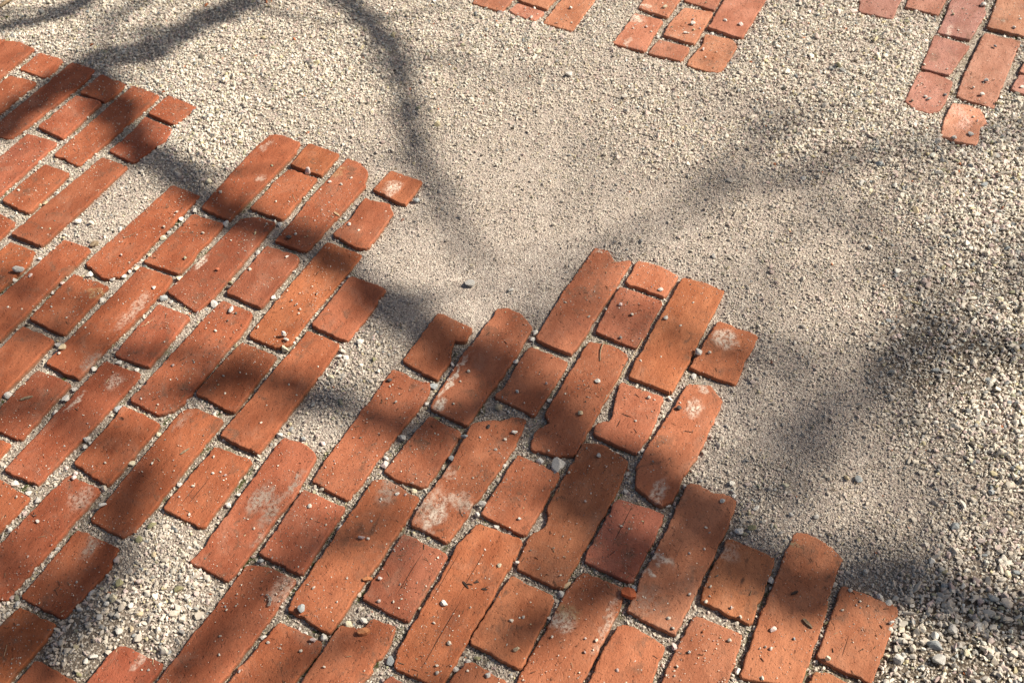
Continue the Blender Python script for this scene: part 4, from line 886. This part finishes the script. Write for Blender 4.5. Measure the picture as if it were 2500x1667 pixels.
LAND = [w.split('|') for w in """0.068|0.973|the big grey stone;-0.257|0.874|the chunky white stone;-0.104|0.746|the white oval pebble;0.153|0.751|the red brick chip;-0.059|0.774|the dark seed husks;-0.348|0.756|the grey catkin;0.148|1.192|the curved twig;0.356|1.213|the lime blotched half brick;0.287|1.072|the white ringed spot;-0.108|1.120|the white edged brick;-0.123|0.901|the lime spotted long brick;-0.377|0.913|the mortar smeared brick;-0.702|1.159|the white streaked brick;-0.673|1.047|the white faceted stone;-0.788|1.125|the grey wood chip;-0.379|1.223|the large cream wedge;-0.606|1.347|the dark slate wedge;-0.875|1.417|the long grey stone;-0.290|1.673|the round ended brick;-0.219|1.614|the white dabbed square brick;-0.553|1.425|the white rimmed brick;-0.480|0.778|the olive slab;-0.530|0.742|the round tan stone;-0.581|0.680|the long pale splinter;-0.214|0.701|the orange brick chip;0.395|0.698|the split wood chip;0.221|0.787|the tall brown brick;0.285|2.145|the white cornered brick;0.906|1.764|the broken pinkish brick;0.861|1.853|the rounded pinkish brick;0.678|1.361|the bright white stone;0.561|0.666|the grey green stone;0.657|0.733|the flat blue grey slab;-1.134|2.262|the curved stick;0.173|1.057|the brick with a curled crack;-0.331|1.035|the smooth blue grey pebble;-0.058|0.665|the olive pebble;-0.174|0.664|the blue grey flat stone""".split(';')]
lands = [(float(a), float(b), c) for a, b, c in LAND]
cand = []
for i, (x, y, s, col) in enumerate(rest[:210]):
    x, y, s = float(x) * 1e-4, float(y) * 1e-4, float(s) * 1e-4
    o, on = place_pebble(shared[i % 24], x, y, s, col, r2.uniform(0, 6.28), r2)
    opts = []
    for lx, ly, ln in sorted(lands, key=lambda l: (l[0] - x) ** 2 + (l[1] - y) ** 2)[:3]:
        dx, dy = x - lx, (y - ly) * .75; d = math.hypot(dx, dy)
        k = int(round(math.degrees(math.atan2(dy, dx)) / 45)) % 8
        dr = ('right of', 'above right of', 'above', 'above left of', 'left of', 'below left of', 'below', 'below right of')[k]
        far = 'just ' if d < .035 else '' if d < .08 else 'a brick width ' if d < .12 else 'well '
        pl = 'on a brick' if on else 'in a joint' if samp(blurL, np.array([x]), np.array([y]))[0] > .4 else 'in the gravel'
        opts.append(('%s pebble %s %s%s %s' % (CN[col], pl, far, dr, ln)))
    cand.append((o, s, opts))
    tag(o, None, 'pebble', 'loose pebbles on and between the bricks')
# nearest landmark first; where two pebbles would read the same, another landmark or their size tells them apart
used = {}
for o, s, opts in cand:
    free = [q for q in opts if q not in used]
    used.setdefault(free[0] if free else opts[0], []).append((s, o))
for lab, l in used.items():
    l.sort(key=lambda q: q[0])
    wd = {1: ('',), 2: ('smaller ', 'larger '), 3: ('smallest ', 'middle sized ', 'largest ')}.get(len(l), ('small ',) * len(l))
    for w, (s, o) in zip(wd, l): o['label'] = w + lab
sm = np.array([[float(w[0]) * 1e-4, float(w[1]) * 1e-4, float(w[2]) * 1e-4] for w in rest[210:]])
zz = np.where(samp(cover, sm[:, 0], sm[:, 1]) > 0, .0002, gz(sm[:, 0], sm[:, 1])) + sm[:, 2] * .25
link('small_pebbles', stones('small_pebbles', sm[:, 0], sm[:, 1], zz, sm[:, 2], 'i', jit=.14), M_STONE, kind='stuff', cat='pebbles', label='smallest loose pebbles dotted over the bricks and joints')

# ------------------------------------------------------------------ debris
def hz(x, y): 
    X, Y = np.array([x]), np.array([y])
    return .0004 if samp(cover, X, Y)[0] > 0 else float(gz(X, Y)[0]) + .003
def tube_mesh(name, pts, rad, sides=6):
    V = []; F = []; n = len(pts)
    for i, p in enumerate(pts):
        t = (pts[min(i + 1, n - 1)] - pts[max(i - 1, 0)]).normalized()
        a = t.cross(Vector((0, 0, 1)));  a = a.normalized() if a.length > 1e-4 else Vector((1, 0, 0)); b = a.cross(t)
        for k in range(sides):
            g = 2 * math.pi * k / sides; V.append(p + (a * math.cos(g) + b * math.sin(g)) * rad[i])
    for i in range(n - 1):
        for k in range(sides): F.append((i * sides + k, i * sides + (k + 1) % sides, (i + 1) * sides + (k + 1) % sides, (i + 1) * sides + k))
    F.append(tuple(range(sides))[::-1]); F.append(tuple((n - 1) * sides + k for k in range(sides)))
    me = bpy.data.meshes.new(name); me.from_pydata([tuple(v) for v in V], [], F); me.update(); return me
def smooth_pts(pts, k=5):
    out = []
    for i in range(len(pts) - 1):
        p0, p1, p2, p3 = pts[max(i - 1, 0)], pts[i], pts[i + 1], pts[min(i + 2, len(pts) - 1)]
        for j in range(k):
            t = j / k
            out.append(.5 * ((2 * p1) + (p2 - p0) * t + (2 * p0 - 5 * p1 + 4 * p2 - p3) * t * t + (3 * p1 - p0 - 3 * p2 + p3) * t ** 3))
    out.append(pts[-1].copy()); return out
def stick(name, pts, r, mat, label, cat, lift=0., arc=0.):
    P = [Vector((x, y, hz(x, y) + r + lift)) for x, y in pts]
    zt_ = max(p.z for p in P)
    for p in P: p.z = zt_
    P = smooth_pts(P)
    n = len(P)
    for i, p in enumerate(P): p.z += arc * math.sin(math.pi * i / (n - 1))
    c = P[0].copy(); P = [p - c for p in P]
    rad = [r * (1 - .45 * i / (n - 1)) for i in range(n)]
    o = link(name, tube_mesh(name, P, rad), mat, smooth=True, label=label, cat=cat, loc=c); return o
stick('twig', [(.1532, 1.2124), (.1463, 1.1942), (.1439, 1.1724)], .0011, M_WOOD, 'curved brown twig lying on the upper end of a long brick', 'twig', 0, .001)
stick('straw', [(.2188, 1.2176), (.1836, 1.1531), (.1429, 1.0883)], .0006, M_STRAW, 'long pale straw lying along the joint between two bricks', 'straw')
stick('straw', [(-.6302, 1.2738), (-.6213, 1.2794), (-.6112, 1.2910)], .0004, M_STRAW, 'longer of two pale straws lying side by side on a half brick', 'straw')
stick('straw', [(-.6240, 1.2759), (-.6191, 1.2853)], .0004, M_STRAW, 'shorter of two pale straws lying side by side on a half brick', 'straw')
stick('straw', [(-.7015, .6976), (-.7010, .6890), (-.7012, .6800)], .0005, M_STRAW, 'short white straw on the shaded brick in the bottom left corner', 'straw')
stick('straw', [(-.4072, 1.5970), (-.3975, 1.5749)], .0004, M_STRAW, 'thin straw leaning over the edge of a half brick at upper left', 'straw')
stick('twig', [(-.7036, 1.4914), (-.6928, 1.4968), (-.6836, 1.5050)], .0005, M_WOOD, 'hair thin curved twig on the long brick beside the sandy patch', 'twig')
stick('twig', [(.2656, 1.0271), (.2772, 1.0248)], .0006, M_DARKTWIG, 'tiny dark twig on the brick with a cream ringed spot', 'twig')
stick('twig', [(.3229, .6510), (.3262, .6455)], .0007, M_DARKTWIG, 'small dark twig left of the bluish smear on the right hand long brick', 'twig')
stick('twig', [(.1789, .6580), (.1850, .6532)], .0007, M_DARKTWIG, 'small dark twig near the right edge of a brick at the bottom', 'twig')
stick('stick', [(-1.1500, 2.2209), (-1.1325, 2.2562), (-1.1157, 2.2817), (-1.1061, 2.3133)], .0045, M_WOOD, 'curved brown stick in the top left corner of the gravel', 'stick')
def flake(name, pts, wdt, th, mat, label, cat):
    a, b = Vector((*pts[0], 0)), Vector((*pts[1], 0)); z = hz(*pts[0]); d = (b - a); L_ = d.length; d.normalize(); e = Vector((-d.y, d.x, 0))
    bm = bmesh.new(); prof = [(0, .25), (.12, .8), (.4, 1), (.75, .85), (1, .3)]
    top, bot = [], []
    for s_ in (1, -1):
        for f, w in (prof if s_ == 1 else prof[::-1]):
            p = d * (f * L_) + e * (s_ * w * wdt / 2 * r2.uniform(.8, 1.2))
            top.append(bm.verts.new((p.x, p.y, th * (1 + .4 * math.sin(f * 3))))); bot.append(bm.verts.new((p.x * 1.02, p.y * 1.02, 0)))
    bm.faces.new(top[::-1]); bm.faces.new(bot)
    for i in range(len(top)): j = (i + 1) % len(top); bm.faces.new((top[i], top[j], bot[j], bot[i]))
    bmesh.ops.recalc_face_normals(bm, faces=bm.faces)
    me = bpy.data.meshes.new(name); bm.to_mesh(me); bm.free()
    return link(name, me, mat, label=label, cat=cat, loc=(a.x, a.y, z))
flake('wood_chip', [(-.7956, 1.1213), (-.7770, 1.1282)], .0045, .002, M_WOOD, 'grey wood chip on the dark mottled half brick at the left', 'wood chip')
flake('wood_chip', [(-.5175, 1.0075), (-.5050, 1.0180)], .003, .0012, M_WOOD, 'slim brown wood flake on the shaded part of a long brick', 'wood chip')
flake('wood_chip', [(.3900, .7060), (.3996, .6920)], .0042, .002, M_WOOD, 'split wood chip on the last long brick at lower right', 'wood chip')
flake('brick_chip', [(.1440, .7540), (.1635, .7450)], .0150, .006, M_CHIP, 'bright red brick chip in the joint below the blue grey oval stone', 'brick chip')
flake('brick_chip', [(-.2215, .7005), (-.2050, .7040)], .0090, .005, M_CHIP2, 'orange chip of brick curled like a bean on a brick near the bottom', 'brick chip')
flake('brick_chip', [(-.2200, .7825), (-.2065, .7840)], .0050, .003, M_CHIP2, 'small orange brick chip on the edge of a chipped long brick', 'brick chip')
# dark seed husks, each a pod with a side leaf
for i, ((a, b), lab) in enumerate(((((-.0782, .7764), (-.0699, .7650)), 'leftmost of three dark seed husks on a long sunlit brick'), (((-.0625, .7739), (-.0551, .7748)), 'middle one of three dark seed husks on a long sunlit brick'), (((-.0515, .7638), (-.0432, .7622)), 'rightmost of three dark seed husks on a long sunlit brick'))):
    r = flake('seed_husk', [a, b], .0026, .0016, M_DARKTWIG, lab, 'seed husk')
    dx, dy = b[0] - a[0], b[1] - a[1]
    P = [Vector((dx * .4, dy * .4, .001)), Vector((dx * .7 - dy * .35, dy * .7 + dx * .35, .002)), Vector((dx * .95 - dy * .55, dy * .95 + dx * .55, .0012))]
    link('husk_leaf', tube_mesh('husk_leaf', smooth_pts(P, 3), [.0006] * 6 + [.0002]), M_DARKTWIG, r, True)
flake('seed_husk', [(.3800, .7435), (.3905, .7470)], .0032, .002, M_DARKTWIG, 'dark crushed seed husk on the shaded band of the right hand long brick', 'seed husk')
flake('leaf_scrap', [(-0.3240, 1.5454), (-0.3134, 1.5352)], .0045, .0012, M_STRAW, 'yellow scrap of leaf at the edge of the round ended brick', 'leaf scrap')
flake('leaf_scrap', [(-0.7618, 1.4739), (-0.7500, 1.4853)], .010, .003, M_WOOD, 'curled dry brown leaf on the sandy patch at upper left', 'leaf scrap')
# catkin: a chain of grey scales
ck = [(-.3540, .7638), (-.3475, .7555), (-.3489, .7445)]
root = empty('catkin', (ck[1][0], ck[1][1], .0006), label='grey scaly catkin lying on the shaded long brick at lower left', cat='catkin')
P = smooth_pts([Vector((x - ck[1][0], y - ck[1][1], .001)) for x, y in ck], 5)
link('stem', tube_mesh('stem', P, [.0004] * len(P)), M_DARKTWIG, root, True)
for i, p in enumerate(P[1:-1]):
    for sgn in (1, -1):
        o = bpy.data.objects.new('scale', shared[i % 24]); C.objects.link(o); o.parent = root
        o.location = p + Vector((sgn * .0011, 0, 0)); o.rotation_euler = (0, 0, i + sgn); o.scale = (.0032, .0026, .0024); o.color = (.34, .29, .25, 1)
# splinters of a crushed twig in a joint
for (x, y, a, l, lab) in ((.0640, .7640, .7, .014, 'shredded pale wood splinter in the joint beside the grey stone'),):
    flake('wood_splinter', [(x, y), (x + l * math.cos(a), y + l * math.sin(a))], .005, .003, M_STRAW, lab, 'wood splinter')
# moss tufts: too fine to count
V = []; F = []
mr = random.Random(2)
spots = [tuple(map(float, w.split(','))) + (1.,) for w in MOSS.split()]
while len(spots) < 150:                                             # thin films of moss elsewhere in the joints
    mx, my = mr.uniform(-1.1, .7), mr.uniform(.55, 1.9)
    if samp(cover, np.array([mx]), np.array([my]))[0] == 0 and samp(blurL, np.array([mx]), np.array([my]))[0] > .62: spots.append((mx, my, mr.uniform(.15, .5)))
for mx, my, amt in spots:
    for k in range(int(mr.randint(110, 220) * amt)):
        a = mr.uniform(0, 6.28); rr = abs(mr.gauss(0, .0042)); u_ = mr.gauss(0, .007)
        x = mx + math.cos(a) * rr + UV[0] * u_; y = my + math.sin(a) * rr + UV[1] * u_
        if samp(cover, np.array([x]), np.array([y]))[0] > 0: continue
        z = float(gz(np.array([x]), np.array([y]))[0]); h = mr.uniform(.001, .0032); b = mr.uniform(0, 6.28); s = mr.uniform(.0003, .0007)
        i = len(V); V += [(x + math.cos(b) * s, y + math.sin(b) * s, z), (x - math.cos(b) * s, y - math.sin(b) * s, z), (x + mr.gauss(0, .0012), y + mr.gauss(0, .0012), z + h)]
        F.append((i, i + 1, i + 2))
me = bpy.data.meshes.new('moss'); me.from_pydata(V, [], F); me.update()
link('moss', me, M_MOSS, kind='stuff', cat='moss', label='small bright green moss tufts growing in the brick joints')

# ------------------------------------------------------------------ the bare tree beside the path, out of view: its limbs shade the ground
def up(x, y, t): return Vector((x, y, 0)) + SDIR * t
TB = Vector((6.9, 5.6, 0))
tree = empty('bare_tree', TB, label='tall bare tree beside the path that throws the branch shadows', cat='tree')
def tree_part(name, pts, rad):
    P = [p - TB for p in pts]
    return link(name, tube_mesh(name, P, rad, 8), M_BARK, tree, True)
top = TB + Vector((-.5, -.2, 9.5))
tp = smooth_pts([TB, TB + Vector((-.05, 0, 1.5)), TB + Vector((.08, .05, 4)), TB + Vector((-.2, -.1, 7)), top], 5)
tree_part('trunk', tp, [.26 * (1 - .75 * i / (len(tp) - 1)) + (.12 if i == 0 else 0) for i in range(len(tp))])
for ln in STROKES.split('\n'):
    a, b = ln.split('|'); t0, t1, r0, r1 = map(float, b.split()); t = t0
    G = [tuple(map(float, w.split(','))) for w in a.split()]
    pts = [up(x, y, t0 + (t1 - t0) * i / (len(G) - 1) + .2 * math.sin(i * 1.3)) for i, (x, y) in enumerate(G)]
    n = len(pts); rad = [(r0 + (r1 - r0) * i / (n - 1)) * .001 for i in range(n)]
    P = smooth_pts(pts, 4); m = len(P)
    rr = [(r0 + (r1 - r0) * i / (m - 1)) * .001 * (1 + .26 * math.sin(i * 1.7 + t) + .12 * math.sin(i * .7)) for i in range(m)]
    tree_part('branch', P, rr)
    # side twigs, some of them forked
    br = random.Random(int(t * 10) + n)
    k = 1
    while k < m - 1:
        p = P[k]; d = (P[k + 1] - P[k]).normalized()
        s_ = Vector((br.gauss(0, 1), br.gauss(0, 1), br.gauss(0, .6))).normalized(); s_ = (s_ - d * s_.dot(d)).normalized()
        l = br.uniform(.07, .2) * min(1, rr[k] * 60)
        q = [p + (d * -.5 + s_) * l * f + Vector((0, 0, .03 * math.sin(f * 5))) for f in (0, .33, .66, 1)]
        tree_part('twig', q, [rr[k] * .4, rr[k] * .32, .0045, .002])
        if br.random() < .6:
            s2 = (s_ + Vector((br.gauss(0, .7), br.gauss(0, .7), br.gauss(0, .5)))).normalized()
            tree_part('twig', [q[1], q[1] + s2 * l * .4, q[1] + s2 * l * .75 + d * .03], [.0055, .004, .002])
        k += br.choice((5, 6, 8))
# the thin outer spray of the crown: many fine twigs high up, a faint veil of shade on the middle and right
vr = random.Random(9)
for (cx, cy, wx, wy, n) in ((.45, 1.0, .4, .25, 6), (.85, 1.0, .25, .3, 9), (-.5, .85, .45, .3, 6), (0, .85, .5, .25, 6), (.15, 1.0, .35, .22, 8), (.3, 1.45, .5, .15, 6), (.72, .62, .2, .12, 10)):
    for _ in range(n):
        x, y, t = cx + vr.uniform(-wx, wx), cy + vr.uniform(-wy, wy), vr.uniform(7.5, 10.5)
        a = vr.gauss(.5, .8); l = vr.uniform(.2, .55)
        G = [(x, y), (x + math.cos(a) * l * .5, y + math.sin(a) * l * .5), (x + math.cos(a + .3) * l, y + math.sin(a + .3) * l)]
        tree_part('twig', [up(gx_, gy_, t + .2 * i) for i, (gx_, gy_) in enumerate(G)], [.003, .0065, .009])
